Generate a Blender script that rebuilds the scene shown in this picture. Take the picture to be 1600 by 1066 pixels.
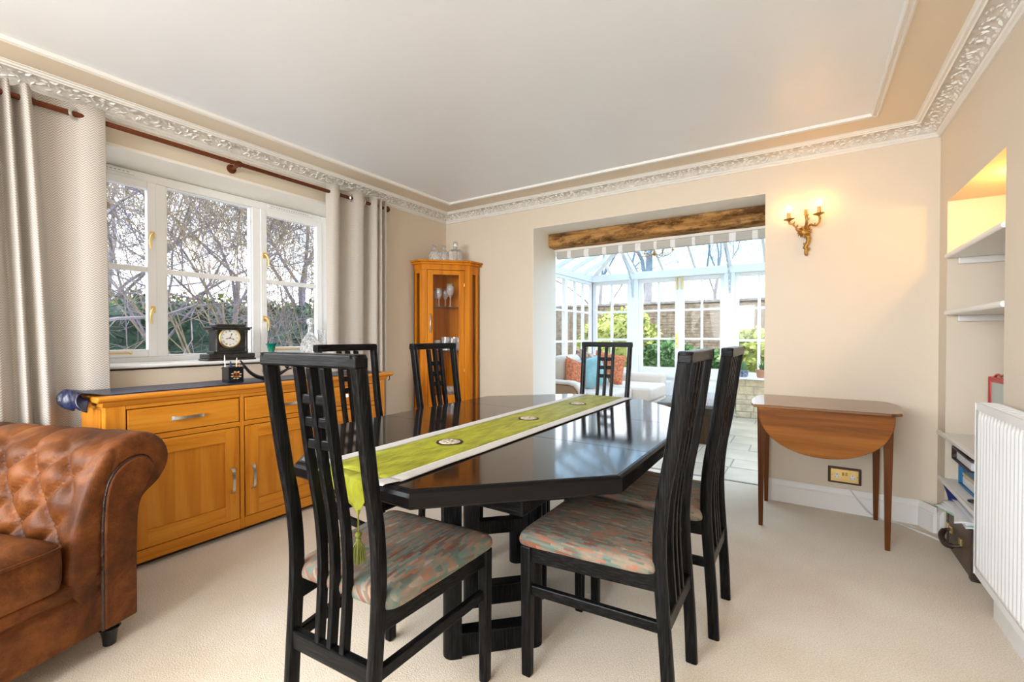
import bpy, math, random
from math import sin, cos, pi, radians, sqrt, atan2
from mathutils import Vector, Matrix, noise as mnoise

for _o in list(bpy.data.objects):
    bpy.data.objects.remove(_o)
random.seed(7)
SC = bpy.context.scene
COL = SC.collection

# ------------------------------------------------------------------ camera
cam_d = bpy.data.cameras.new('camera')
cam_d.sensor_width = 36.0
cam_d.lens = 36.0 * 702.0 / 1600.0
cam_d.clip_start = 0.05
cam_d.clip_end = 300
cam = bpy.data.objects.new('camera', cam_d)
cam.location = (0, 0, 1.15)
cam.rotation_euler = (radians(90 - 0.65), 0, radians(33.0))
COL.objects.link(cam)
SC.camera = cam

# ------------------------------------------------------------------ exposure
SC.view_settings.view_transform = 'Standard'
SC.view_settings.look = 'None'
SC.view_settings.gamma = 1.0
SC.view_settings.use_curve_mapping = False
SC.view_settings.exposure = 0.90

# ------------------------------------------------------------------ sky (bright, thinly clouded)
world = bpy.data.worlds.new('overcast_sky')
SC.world = world
world.use_nodes = True
nt = world.node_tree
nt.nodes.clear()
w_out = nt.nodes.new('ShaderNodeOutputWorld')
w_bg = nt.nodes.new('ShaderNodeBackground')
w_tc = nt.nodes.new('ShaderNodeTexCoord')
w_mp = nt.nodes.new('ShaderNodeMapping')
w_mp.inputs['Scale'].default_value = (1.0, 1.0, 2.5)
w_ns = nt.nodes.new('ShaderNodeTexNoise')
w_ns.inputs['Scale'].default_value = 3.0
w_ns.inputs['Detail'].default_value = 6.0
w_cr = nt.nodes.new('ShaderNodeValToRGB')
w_cr.color_ramp.elements[0].position = 0.38
w_cr.color_ramp.elements[0].color = (0.76, 0.86, 1.0, 1)
w_cr.color_ramp.elements[1].position = 0.60
w_cr.color_ramp.elements[1].color = (0.93, 0.96, 1.0, 1)
nt.links.new(w_tc.outputs['Generated'], w_mp.inputs['Vector'])
nt.links.new(w_mp.outputs['Vector'], w_ns.inputs['Vector'])
nt.links.new(w_ns.outputs['Fac'], w_cr.inputs['Fac'])
nt.links.new(w_cr.outputs['Color'], w_bg.inputs['Color'])
nt.links.new(w_bg.outputs['Background'], w_out.inputs['Surface'])
w_bg.inputs['Strength'].default_value = SKY_STRENGTH = 2.6

def area_light(name, loc, rot, sx, sy, power, color=(1, 1, 1), portal=False):
    d = bpy.data.lights.new(name, 'AREA')
    d.shape = 'RECTANGLE'
    d.size = sx
    d.size_y = sy
    d.energy = power
    d.color = color
    if portal:
        d.cycles.is_portal = True
    o = bpy.data.objects.new(name, d)
    o.location = loc
    o.rotation_euler = rot
    COL.objects.link(o)
    return o

# daylight entering by the windows of the room's rear half (behind the camera)
area_light('daylight_rear_window', (-1.45, -2.70, 1.65), (radians(56), 0, 0), 2.6, 1.4, 122, (0.93, 0.97, 1.0))
area_light('daylight_side_window', (-3.05, -1.35, 1.7), (radians(62), 0, radians(-90)), 1.6, 1.1, 40, (0.88, 0.95, 1.0))
# sampling portals for the sky (they emit nothing)
area_light('portal_window', (-3.56, 1.49, 1.58), (radians(90), 0, radians(-90)), 1.9, 1.2, 1, portal=True)

# ------------------------------------------------------------------ helpers
def V(*a):
    return Vector(a)

class MB:
    def __init__(self):
        self.v = []
        self.f = []
    def add(self, vs, fs):
        n = len(self.v)
        self.v += [tuple(p) for p in vs]
        self.f += [tuple(i + n for i in q) for q in fs]
        return self
    def box(self, x0, x1, y0, y1, z0, z1, M=None):
        vs = [Vector((x, y, z)) for z in (z0, z1) for y in (y0, y1) for x in (x0, x1)]
        if M is not None:
            vs = [M @ p for p in vs]
        return self.add(vs, [(0, 2, 3, 1), (4, 5, 7, 6), (0, 1, 5, 4), (2, 6, 7, 3), (0, 4, 6, 2), (1, 3, 7, 5)])
    def bar(self, p0, p1, w, h, up=(0, 0, 1), w1=None, h1=None):
        p0 = Vector(p0); p1 = Vector(p1)
        d = (p1 - p0).normalized()
        s = d.cross(Vector(up)).normalized()
        u = s.cross(d).normalized()
        w1 = w if w1 is None else w1
        h1 = h if h1 is None else h1
        vs = []
        for p, a, b in ((p0, w, h), (p1, w1, h1)):
            vs += [p - s * a / 2 - u * b / 2, p + s * a / 2 - u * b / 2, p + s * a / 2 + u * b / 2, p - s * a / 2 + u * b / 2]
        return self.add(vs, [(0, 1, 2, 3), (7, 6, 5, 4), (0, 4, 5, 1), (1, 5, 6, 2), (2, 6, 7, 3), (3, 7, 4, 0)])
    def tube(self, pts, rad, n=8, cap=True):
        pts = [Vector(p) for p in pts]
        if not hasattr(rad, '__len__'):
            rad = [rad] * len(pts)
        rings = []
        prev = None
        for i, p in enumerate(pts):
            a = pts[max(0, i - 1)]; b = pts[min(len(pts) - 1, i + 1)]
            d = (b - a)
            d = d.normalized() if d.length > 1e-9 else Vector((0, 0, 1))
            if prev is None:
                ref = Vector((0, 0, 1)) if abs(d.z) < 0.9 else Vector((1, 0, 0))
                s = d.cross(ref).normalized()
            else:
                s = (prev - d * prev.dot(d))
                s = s.normalized() if s.length > 1e-6 else d.orthogonal().normalized()
            prev = s
            t = d.cross(s)
            rings.append([p + (s * cos(2 * pi * k / n) + t * sin(2 * pi * k / n)) * rad[i] for k in range(n)])
        vs = [q for r in rings for q in r]
        fs = []
        for i in range(len(pts) - 1):
            for k in range(n):
                a = i * n + k; b = i * n + (k + 1) % n
                fs.append((a, b, b + n, a + n))
        if cap:
            fs.append(tuple(reversed(range(n))))
            fs.append(tuple((len(pts) - 1) * n + k for k in range(n)))
        return self.add(vs, fs)
    def lathe(self, prof, c=(0, 0, 0), n=20, M=None):
        vs = []
        for r, z in prof:
            for k in range(n):
                p = Vector((c[0] + r * cos(2 * pi * k / n), c[1] + r * sin(2 * pi * k / n), c[2] + z))
                if M is not None:
                    p = M @ p
                vs.append(p)
        fs = []
        for i in range(len(prof) - 1):
            for k in range(n):
                a = i * n + k; b = i * n + (k + 1) % n
                fs.append((a, b, b + n, a + n))
        fs.append(tuple(reversed(range(n))))
        fs.append(tuple((len(prof) - 1) * n + k for k in range(n)))
        return self.add(vs, fs)
    def prism(self, outline, a, b, axis='z'):
        """outline: 2-D points; axis z -> (x,y), y -> (x,z), x -> (y,z)"""
        def mk(p, t):
            if axis == 'z': return (p[0], p[1], t)
            if axis == 'y': return (p[0], t, p[1])
            return (t, p[0], p[1])
        n = len(outline)
        vs = [mk(p, a) for p in outline] + [mk(p, b) for p in outline]
        fs = [tuple(reversed(range(n))), tuple(range(n, 2 * n))]
        fs += [(i, (i + 1) % n, (i + 1) % n + n, i + n) for i in range(n)]
        return self.add(vs, fs)
    def grid(self, fn, nu, nv, closeu=False):
        vs = [fn(i / nu, j / nv) for i in range(nu + (0 if closeu else 1)) for j in range(nv + 1)]
        fs = []
        m = nu if closeu else nu
        for i in range(m):
            for j in range(nv):
                a = i * (nv + 1) + j
                b = ((i + 1) % nu if closeu else i + 1) * (nv + 1) + j
                fs.append((a, b, b + 1, a + 1))
        return self.add(vs, fs)
    def sphere(self, c, r, n=12, m=8, sx=1, sy=1, sz=1):
        prof = []
        vs = [(c[0], c[1], c[2] - r * sz)]
        for i in range(1, m):
            a = -pi / 2 + pi * i / m
            for k in range(n):
                t = 2 * pi * k / n
                vs.append((c[0] + r * sx * cos(a) * cos(t), c[1] + r * sy * cos(a) * sin(t), c[2] + r * sz * sin(a)))
        vs.append((c[0], c[1], c[2] + r * sz))
        fs = []
        for k in range(n):
            fs.append((0, 1 + (k + 1) % n, 1 + k))
        for i in range(m - 2):
            for k in range(n):
                a = 1 + i * n + k; b = 1 + i * n + (k + 1) % n
                fs.append((a, b, b + n, a + n))
        l = len(vs) - 1
        for k in range(n):
            fs.append((l, l - n + k, l - n + (k + 1) % n))
        return self.add(vs, fs)
    def mesh(self, name):
        me = bpy.data.meshes.new(name)
        me.from_pydata(self.v, [], self.f)
        me.update()
        return me
    def build(self, name, mat=None, parent=None, bev=0.0, smooth=None, sub=0, fix=True, seg=2, solid=0.0):
        me = self.mesh(name)
        if fix:
            import bmesh
            bm = bmesh.new(); bm.from_mesh(me)
            bmesh.ops.recalc_face_normals(bm, faces=bm.faces)
            bm.to_mesh(me); bm.free()
        if mat is not None:
            me.materials.append(mat)
        o = bpy.data.objects.new(name, me)
        COL.objects.link(o)
        if parent is not None:
            o.parent = parent
        if smooth is not None:
            me.shade_smooth()
            if smooth < 180:
                me.set_sharp_from_angle(angle=radians(smooth))
        if solid:
            m = o.modifiers.new('solidify', 'SOLIDIFY'); m.thickness = solid; m.offset = 0
        if bev > 0:
            m = o.modifiers.new('bevel', 'BEVEL')
            m.width = bev; m.segments = seg; m.limit_method = 'ANGLE'; m.angle_limit = radians(35)
        if sub:
            m = o.modifiers.new('subsurf', 'SUBSURF'); m.levels = sub; m.render_levels = sub
        return o

def tag(o, label=None, cat=None, group=None, kind=None):
    if label: o['label'] = label
    if cat: o['category'] = cat
    if group: o['group'] = group
    if kind: o['kind'] = kind
    return o

def thing(name, label, cat, loc=(0, 0, 0), rz=0.0, group=None):
    o = bpy.data.objects.new(name, None)
    o.empty_display_size = 0.1
    o.location = loc
    o.rotation_euler = (0, 0, rz)
    COL.objects.link(o)
    return tag(o, label, cat, group)

def setting(name, loc=(0, 0, 0)):
    o = bpy.data.objects.new(name, None)
    o.location = loc
    COL.objects.link(o)
    return tag(o, kind='structure')

def dup_tree(o, parent=None):
    c = o.copy()
    COL.objects.link(c)
    if parent is not None:
        c.parent = parent
    for ch in [x for x in CH.get(o.name, [])]:
        dup_tree(ch, c)
    return c

CH = {}
def index_children():
    CH.clear()
    for x in bpy.data.objects:
        if x.parent is not None:
            CH.setdefault(x.parent.name, []).append(x)

def put(name, me, parent, loc=(0, 0, 0), rot=(0, 0, 0), scale=(1, 1, 1)):
    o = bpy.data.objects.new(name, me)
    o.location = loc; o.rotation_euler = rot; o.scale = scale
    COL.objects.link(o)
    o.parent = parent
    return o

def smooth_path(pts, n):
    """Catmull-Rom resample of tuples"""
    out = []
    m = len(pts)
    for i in range(m - 1):
        p0 = pts[max(0, i - 1)]; p1 = pts[i]; p2 = pts[i + 1]; p3 = pts[min(m - 1, i + 2)]
        for k in range(n):
            t = k / n
            out.append(tuple(0.5 * ((2 * b) + (-a + c) * t + (2 * a - 5 * b + 4 * c - d) * t * t + (-a + 3 * b - 3 * c + d) * t ** 3) for a, b, c, d in zip(p0, p1, p2, p3)))
    out.append(tuple(pts[-1]))
    return out

# ------------------------------------------------------------------ materials
def nodes_of(name):
    m = bpy.data.materials.new(name)
    m.use_nodes = True
    n = m.node_tree
    b = n.nodes['Principled BSDF']
    return m, n, b

def mat(name, col, rough=0.5, metal=0.0, nscale=0, namp=0.0, bump=0.0, bscale=60, spec=0.5, coat=0.0, trans=0.0, sheen=0.0, emit=None, estr=0.0, stretch=None, coords='Object', sss=0.0):
    """plain surface with mottled colour (namp) and fine relief (bump)"""
    m, n, b = nodes_of(name)
    b.inputs['Roughness'].default_value = rough
    b.inputs['Metallic'].default_value = metal
    b.inputs['Specular IOR Level'].default_value = spec
    b.inputs['Coat Weight'].default_value = coat
    b.inputs['Transmission Weight'].default_value = trans
    b.inputs['Sheen Weight'].default_value = sheen
    c = (col[0], col[1], col[2], 1)
    b.inputs['Base Color'].default_value = c
    tc = n.nodes.new('ShaderNodeTexCoord')
    mp = n.nodes.new('ShaderNodeMapping')
    if stretch: mp.inputs['Scale'].default_value = stretch
    n.links.new(tc.outputs[coords], mp.inputs['Vector'])
    if namp > 0:
        t = n.nodes.new('ShaderNodeTexNoise')
        t.inputs['Scale'].default_value = nscale
        t.inputs['Detail'].default_value = 5
        n.links.new(mp.outputs['Vector'], t.inputs['Vector'])
        r = n.nodes.new('ShaderNodeValToRGB')
        r.color_ramp.elements[0].position = 0.3
        r.color_ramp.elements[1].position = 0.7
        r.color_ramp.elements[0].color = tuple(max(0, x * (1 - namp)) for x in col) + (1,)
        r.color_ramp.elements[1].color = tuple(min(1, x * (1 + namp)) for x in col) + (1,)
        n.links.new(t.outputs['Fac'], r.inputs['Fac'])
        n.links.new(r.outputs['Color'], b.inputs['Base Color'])
    if bump > 0:
        t2 = n.nodes.new('ShaderNodeTexNoise')
        t2.inputs['Scale'].default_value = bscale
        t2.inputs['Detail'].default_value = 4
        n.links.new(mp.outputs['Vector'], t2.inputs['Vector'])
        bp = n.nodes.new('ShaderNodeBump')
        bp.inputs['Strength'].default_value = bump
        bp.inputs['Distance'].default_value = 0.01
        n.links.new(t2.outputs['Fac'], bp.inputs['Height'])
        n.links.new(bp.outputs['Normal'], b.inputs['Normal'])
    if emit:
        b.inputs['Emission Color'].default_value = (emit[0], emit[1], emit[2], 1)
        b.inputs['Emission Strength'].default_value = estr
    return m

def wood(name, dark, mid, light, axis='y', scale=1.0, rough=0.35, bump=0.15, coat=0.0, spec=0.2):
    m, n, b = nodes_of(name)
    b.inputs['Roughness'].default_value = rough
    b.inputs['Coat Weight'].default_value = coat
    b.inputs['Coat Roughness'].default_value = 0.15
    b.inputs['Specular IOR Level'].default_value = spec
    tc = n.nodes.new('ShaderNodeTexCoord')
    mp = n.nodes.new('ShaderNodeMapping')
    al, ac = 1.2 * scale, 22 * scale
    mp.inputs['Scale'].default_value = {'x': (al, ac, ac), 'y': (ac, al, ac), 'z': (ac, ac, al)}[axis]
    n.links.new(tc.outputs['Object'], mp.inputs['Vector'])
    t = n.nodes.new('ShaderNodeTexNoise')
    t.inputs['Scale'].default_value = 1.0
    t.inputs['Detail'].default_value = 8
    t.inputs['Roughness'].default_value = 0.6
    t.inputs['Distortion'].default_value = 0.4
    n.links.new(mp.outputs['Vector'], t.inputs['Vector'])
    r = n.nodes.new('ShaderNodeValToRGB')
    r.color_ramp.elements[0].position = 0.3
    r.color_ramp.elements[0].color = tuple(dark) + (1,)
    r.color_ramp.elements[1].position = 0.72
    r.color_ramp.elements[1].color = tuple(light) + (1,)
    e = r.color_ramp.elements.new(0.5)
    e.color = tuple(mid) + (1,)
    n.links.new(t.outputs['Fac'], r.inputs['Fac'])
    n.links.new(r.outputs['Color'], b.inputs['Base Color'])
    bp = n.nodes.new('ShaderNodeBump')
    bp.inputs['Strength'].default_value = bump
    bp.inputs['Distance'].default_value = 0.003
    n.links.new(t.outputs['Fac'], bp.inputs['Height'])
    n.links.new(bp.outputs['Normal'], b.inputs['Normal'])
    return m

def glass_mat(name, tint=(1, 1, 1), refl=1.0, rough=0.0):
    m = bpy.data.materials.new(name)
    m.use_nodes = True
    n = m.node_tree
    n.nodes.clear()
    out = n.nodes.new('ShaderNodeOutputMaterial')
    tr = n.nodes.new('ShaderNodeBsdfTransparent')
    tr.inputs['Color'].default_value = tint + (1,)
    gl = n.nodes.new('ShaderNodeBsdfGlossy')
    gl.inputs['Roughness'].default_value = rough
    fr = n.nodes.new('ShaderNodeLayerWeight')
    fr.inputs['Blend'].default_value = 0.5
    pw = n.nodes.new('ShaderNodeMath'); pw.operation = 'POWER'; pw.inputs[1].default_value = 5.0
    n.links.new(fr.outputs['Facing'], pw.inputs[0])
    mu = n.nodes.new('ShaderNodeMath'); mu.operation = 'MULTIPLY_ADD'
    mu.inputs[1].default_value = 0.85 * refl
    mu.inputs[2].default_value = 0.007 * refl
    n.links.new(pw.outputs[0], mu.inputs[0])
    mx = n.nodes.new('ShaderNodeMixShader')
    n.links.new(mu.outputs[0], mx.inputs['Fac'])
    n.links.new(tr.outputs[0], mx.inputs[1])
    n.links.new(gl.outputs[0], mx.inputs[2])
    n.links.new(mx.outputs[0], out.inputs['Surface'])
    return m

M_wall = mat('cream_wall_paint', (0.68, 0.59, 0.475), rough=0.6, nscale=1.5, namp=0.02, bump=0.05, bscale=90)
M_reveal = mat('pale_reveal_paint', (0.86, 0.82, 0.75), rough=0.6, bump=0.04, bscale=80)
M_ceil = mat('white_ceiling_paint', (0.78, 0.80, 0.84), rough=0.38, nscale=2, namp=0.015, bump=0.04, bscale=50)
M_border = mat('cream_border_paint', (0.74, 0.64, 0.51), rough=0.6)
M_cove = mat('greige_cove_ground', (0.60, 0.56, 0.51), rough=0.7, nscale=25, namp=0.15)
M_plaster = mat('white_plaster', (0.80, 0.78, 0.745), rough=0.6, bump=0.08, bscale=40)
M_white = mat('white_gloss_paint', (0.80, 0.79, 0.77), rough=0.3)
M_upvc = mat('white_frame', (0.92, 0.93, 0.94), rough=0.25)
M_rad = mat('white_enamel', (0.80, 0.80, 0.80), rough=0.3)
M_glass = glass_mat('window_glass')
M_roofglass = glass_mat('roof_glass', tint=(0.66, 0.78, 0.86))
M_cabglass = glass_mat('cabinet_glass', refl=1.2)
M_brass = mat('brass', (0.80, 0.60, 0.25), rough=0.3, metal=1.0)
M_steel = mat('brushed_steel', (0.72, 0.70, 0.66), rough=0.3, metal=1.0)
M_gilt = mat('aged_gilt', (0.42, 0.23, 0.06), rough=0.42, metal=0.85, nscale=60, namp=0.4, bump=0.5, bscale=90)

M_oak = wood('honey_oak', (0.46, 0.145, 0.012), (0.64, 0.235, 0.021), (0.74, 0.31, 0.036), 'y', 1.0, 0.33, 0.12)
M_oakz = wood('honey_oak_upright', (0.46, 0.145, 0.012), (0.64, 0.235, 0.021), (0.74, 0.31, 0.036), 'z', 1.0, 0.33, 0.12)
M_oakp = wood('honey_oak_panel', (0.42, 0.13, 0.010), (0.62, 0.225, 0.020), (0.80, 0.37, 0.055), 'z', 0.45, 0.36, 0.08)
M_cab = wood('orange_oak', (0.42, 0.12, 0.005), (0.60, 0.195, 0.008), (0.68, 0.25, 0.013), 'z', 1.0, 0.36, 0.1)
M_mahog = wood('mahogany', (0.13, 0.038, 0.006), (0.27, 0.088, 0.012), (0.38, 0.14, 0.024), 'x', 1.0, 0.3, 0.08)
M_dltop = wood('polished_mahogany_top', (0.13, 0.05, 0.015), (0.24, 0.10, 0.03), (0.34, 0.16, 0.05), 'x', 1.0, 0.16, 0.04, spec=0.7)
M_mahogz = wood('mahogany_upright', (0.07, 0.02, 0.005), (0.125, 0.038, 0.008), (0.18, 0.06, 0.013), 'z', 1.0, 0.32, 0.08)
M_rod = wood('red_mahogany', (0.07, 0.018, 0.008), (0.12, 0.030, 0.012), (0.17, 0.05, 0.02), 'y', 1.0, 0.25, 0.05)
M_beam = None

def beam_mat():
    m = wood('rustic_oak_beam', (0.16, 0.07, 0.02), (0.40, 0.20, 0.06), (0.56, 0.32, 0.13), 'x', 1.0, 0.85, 1.0)
    n = m.node_tree; b = n.nodes['Principled BSDF']
    src = b.inputs['Base Color'].links[0].from_socket
    tc = n.nodes.new('ShaderNodeTexCoord'); mp = n.nodes.new('ShaderNodeMapping'); mp.inputs['Scale'].default_value = (3.2, 7, 9)
    t = n.nodes.new('ShaderNodeTexNoise'); t.inputs['Scale'].default_value = 1.6; t.inputs['Detail'].default_value = 9; t.inputs['Roughness'].default_value = 0.72
    n.links.new(tc.outputs['Object'], mp.inputs['Vector']); n.links.new(mp.outputs['Vector'], t.inputs['Vector'])
    r = n.nodes.new('ShaderNodeValToRGB'); r.color_ramp.elements[0].position = 0.40; r.color_ramp.elements[0].color = (0.16, 0.12, 0.10, 1)
    r.color_ramp.elements[1].position = 0.56; r.color_ramp.elements[1].color = (1, 1, 1, 1)
    n.links.new(t.outputs['Fac'], r.inputs['Fac'])
    mx = n.nodes.new('ShaderNodeMix'); mx.data_type = 'RGBA'; mx.blend_type = 'MULTIPLY'; mx.inputs['Factor'].default_value = 0.9
    n.links.new(src, mx.inputs['A']); n.links.new(r.outputs['Color'], mx.inputs['B']); n.links.new(mx.outputs['Result'], b.inputs['Base Color'])
    return m
M_beam = beam_mat()
def black_wood(name, axis):
    m, n, b = nodes_of(name)
    b.inputs['Roughness'].default_value = 0.30
    b.inputs['Specular IOR Level'].default_value = 0.11
    tc = n.nodes.new('ShaderNodeTexCoord')
    mp = n.nodes.new('ShaderNodeMapping')
    mp.inputs['Scale'].default_value = {'x': (14, 260, 260), 'y': (260, 14, 260), 'z': (260, 260, 14)}[axis]
    n.links.new(tc.outputs['Object'], mp.inputs['Vector'])
    t = n.nodes.new('ShaderNodeTexNoise')
    t.inputs['Scale'].default_value = 1.0
    t.inputs['Detail'].default_value = 4
    n.links.new(mp.outputs['Vector'], t.inputs['Vector'])
    r = n.nodes.new('ShaderNodeValToRGB')
    r.color_ramp.elements[0].position = 0.45
    r.color_ramp.elements[0].color = (0.003, 0.003, 0.003, 1)
    r.color_ramp.elements[1].position = 0.85
    r.color_ramp.elements[1].color = (0.024, 0.024, 0.026, 1)
    n.links.new(t.outputs['Fac'], r.inputs['Fac'])
    n.links.new(r.outputs['Color'], b.inputs['Base Color'])
    bp = n.nodes.new('ShaderNodeBump')
    bp.inputs['Strength'].default_value = 0.35
    bp.inputs['Distance'].default_value = 0.001
    n.links.new(t.outputs['Fac'], bp.inputs['Height'])
    n.links.new(bp.outputs['Normal'], b.inputs['Normal'])
    return m
M_black = black_wood('black_ash', 'z')
M_blackx = black_wood('black_ash_across', 'x')
M_blacky = black_wood('black_ash_along', 'y')
M_top = wood('dark_polished_top', (0.010, 0.007, 0.006), (0.016, 0.011, 0.009), (0.026, 0.018, 0.013), 'y', 2.0, 0.075, 0.025, spec=0.6)

def carpet_mat():
    m, n, b = nodes_of('beige_carpet')
    b.inputs['Roughness'].default_value = 0.95
    b.inputs['Specular IOR Level'].default_value = 0.1
    b.inputs['Sheen Weight'].default_value = 0.2
    tc = n.nodes.new('ShaderNodeTexCoord')
    big = n.nodes.new('ShaderNodeTexNoise'); big.inputs['Scale'].default_value = 2.3; big.inputs['Detail'].default_value = 8
    fine = n.nodes.new('ShaderNodeTexNoise'); fine.inputs['Scale'].default_value = 210; fine.inputs['Detail'].default_value = 3
    n.links.new(tc.outputs['Object'], big.inputs['Vector'])
    n.links.new(tc.outputs['Object'], fine.inputs['Vector'])
    r = n.nodes.new('ShaderNodeValToRGB')
    r.color_ramp.elements[0].position = 0.3; r.color_ramp.elements[0].color = (0.80, 0.675, 0.52, 1)
    r.color_ramp.elements[1].position = 0.7; r.color_ramp.elements[1].color = (0.92, 0.82, 0.69, 1)
    n.links.new(big.outputs['Fac'], r.inputs['Fac'])
    r2 = n.nodes.new('ShaderNodeValToRGB')
    r2.color_ramp.elements[0].position = 0.3; r2.color_ramp.elements[0].color = (0.68, 0.655, 0.63, 1)
    r2.color_ramp.elements[1].position = 0.65; r2.color_ramp.elements[1].color = (1, 1, 1, 1)
    n.links.new(fine.outputs['Fac'], r2.inputs['Fac'])
    mx = n.nodes.new('ShaderNodeMix'); mx.data_type = 'RGBA'; mx.blend_type = 'MULTIPLY'
    mx.inputs['Factor'].default_value = 0.8
    n.links.new(r.outputs['Color'], mx.inputs['A']); n.links.new(r2.outputs['Color'], mx.inputs['B'])
    n.links.new(mx.outputs['Result'], b.inputs['Base Color'])
    bp = n.nodes.new('ShaderNodeBump'); bp.inputs['Strength'].default_value = 0.6; bp.inputs['Distance'].default_value = 0.004
    n.links.new(fine.outputs['Fac'], bp.inputs['Height']); n.links.new(bp.outputs['Normal'], b.inputs['Normal'])
    return m
M_carpet = carpet_mat()

def seat_fabric():
    m, n, b = nodes_of('woven_seat_fabric')
    b.inputs['Roughness'].default_value = 0.85
    b.inputs['Specular IOR Level'].default_value = 0.15
    tc = n.nodes.new('ShaderNodeTexCoord')
    sep = n.nodes.new('ShaderNodeSeparateXYZ')
    n.links.new(tc.outputs['Object'], sep.inputs[0])
    def math_(op, a, bval):
        q = n.nodes.new('ShaderNodeMath'); q.operation = op
        for i, x in enumerate((a, bval)):
            if isinstance(x, (int, float)): q.inputs[i].default_value = x
            else: n.links.new(x, q.inputs[i])
        return q.outputs[0]
    row = math_('FLOOR', math_('MULTIPLY', math_('ADD', sep.outputs['X'], sep.outputs['Z']), 115.0), 0)
    off = math_('MULTIPLY', row, 0.37)
    colm = math_('FLOOR', math_('ADD', math_('MULTIPLY', sep.outputs['Y'], 22.0), off), 0)
    cmb = n.nodes.new('ShaderNodeCombineXYZ')
    n.links.new(row, cmb.inputs[0]); n.links.new(colm, cmb.inputs[1])
    wn = n.nodes.new('ShaderNodeTexWhiteNoise'); wn.noise_dimensions = '2D'
    n.links.new(cmb.outputs[0], wn.inputs['Vector'])
    ns = n.nodes.new('ShaderNodeTexNoise'); ns.inputs['Scale'].default_value = 7.0; ns.inputs['Detail'].default_value = 3
    mp = n.nodes.new('ShaderNodeMapping'); mp.inputs['Scale'].default_value = (2.2, 0.8, 1); mp.inputs['Rotation'].default_value = (0, 0, 0.5)
    n.links.new(tc.outputs['Object'], mp.inputs['Vector']); n.links.new(mp.outputs['Vector'], ns.inputs['Vector'])
    v = math_('ADD', math_('MULTIPLY', wn.outputs['Value'], 0.50), math_('MULTIPLY', math_('SUBTRACT', ns.outputs['Fac'], 0.30), 1.25))
    r = n.nodes.new('ShaderNodeValToRGB')
    cols = [(0.0, (0.055, 0.030, 0.022)), (0.2, (0.21, 0.085, 0.055)), (0.34, (0.10, 0.15, 0.13)), (0.46, (0.30, 0.20, 0.14)), (0.58, (0.12, 0.19, 0.165)), (0.68, (0.34, 0.135, 0.075)), (0.8, (0.22, 0.19, 0.16)), (0.9, (0.40, 0.30, 0.23)), (1.0, (0.34, 0.15, 0.10))]
    r.color_ramp.elements[0].color = cols[0][1] + (1,)
    r.color_ramp.elements[1].color = cols[-1][1] + (1,)
    for p, c in cols[1:-1]:
        e = r.color_ramp.elements.new(p); e.color = c + (1,)
    n.links.new(v, r.inputs['Fac'])
    n.links.new(r.outputs['Color'], b.inputs['Base Color'])
    bp = n.nodes.new('ShaderNodeBump'); bp.inputs['Strength'].default_value = 0.15; bp.inputs['Distance'].default_value = 0.002
    n.links.new(wn.outputs['Value'], bp.inputs['Height']); n.links.new(bp.outputs['Normal'], b.inputs['Normal'])
    return m
M_seat = seat_fabric()

def curtain_mat():
    """herringbone weave"""
    m, n, b = nodes_of('herringbone_curtain')
    b.inputs['Roughness'].default_value = 0.9
    b.inputs['Sheen Weight'].default_value = 0.3
    b.inputs['Specular IOR Level'].default_value = 0.2
    uv = n.nodes.new('ShaderNodeUVMap')
    sep = n.nodes.new('ShaderNodeSeparateXYZ')
    n.links.new(uv.outputs[0], sep.inputs[0])
    def mm(op, a, bv=0.0):
        q = n.nodes.new('ShaderNodeMath'); q.operation = op
        for i, x in enumerate((a, bv)):
            if isinstance(x, (int, float)): q.inputs[i].default_value = x
            else: n.links.new(x, q.inputs[i])
        return q.outputs[0]
    u = mm('MULTIPLY', sep.outputs['X'], 1.0); v = sep.outputs['Y']
    zig = mm('MULTIPLY', mm('PINGPONG', u, 0.016), 1.0)
    ph = mm('FRACT', mm('MULTIPLY', mm('ADD', v, zig), 80.0))
    fac = mm('GREATER_THAN', ph, 0.5)
    mx = n.nodes.new('ShaderNodeMix'); mx.data_type = 'RGBA'
    mx.inputs['A'].default_value = (0.46, 0.40, 0.34, 1)
    mx.inputs['B'].default_value = (0.76, 0.72, 0.67, 1)
    n.links.new(fac, mx.inputs['Factor'])
    n.links.new(mx.outputs['Result'], b.inputs['Base Color'])
    tl = n.nodes.new('ShaderNodeBsdfTranslucent'); tl.inputs['Color'].default_value = (0.7, 0.64, 0.56, 1)
    ms = n.nodes.new('ShaderNodeMixShader'); ms.inputs['Fac'].default_value = 0.22
    out = n.nodes['Material Output']
    n.links.new(b.outputs[0], ms.inputs[1]); n.links.new(tl.outputs[0], ms.inputs[2]); n.links.new(ms.outputs[0], out.inputs['Surface'])
    return m
M_curtain = curtain_mat()

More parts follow.
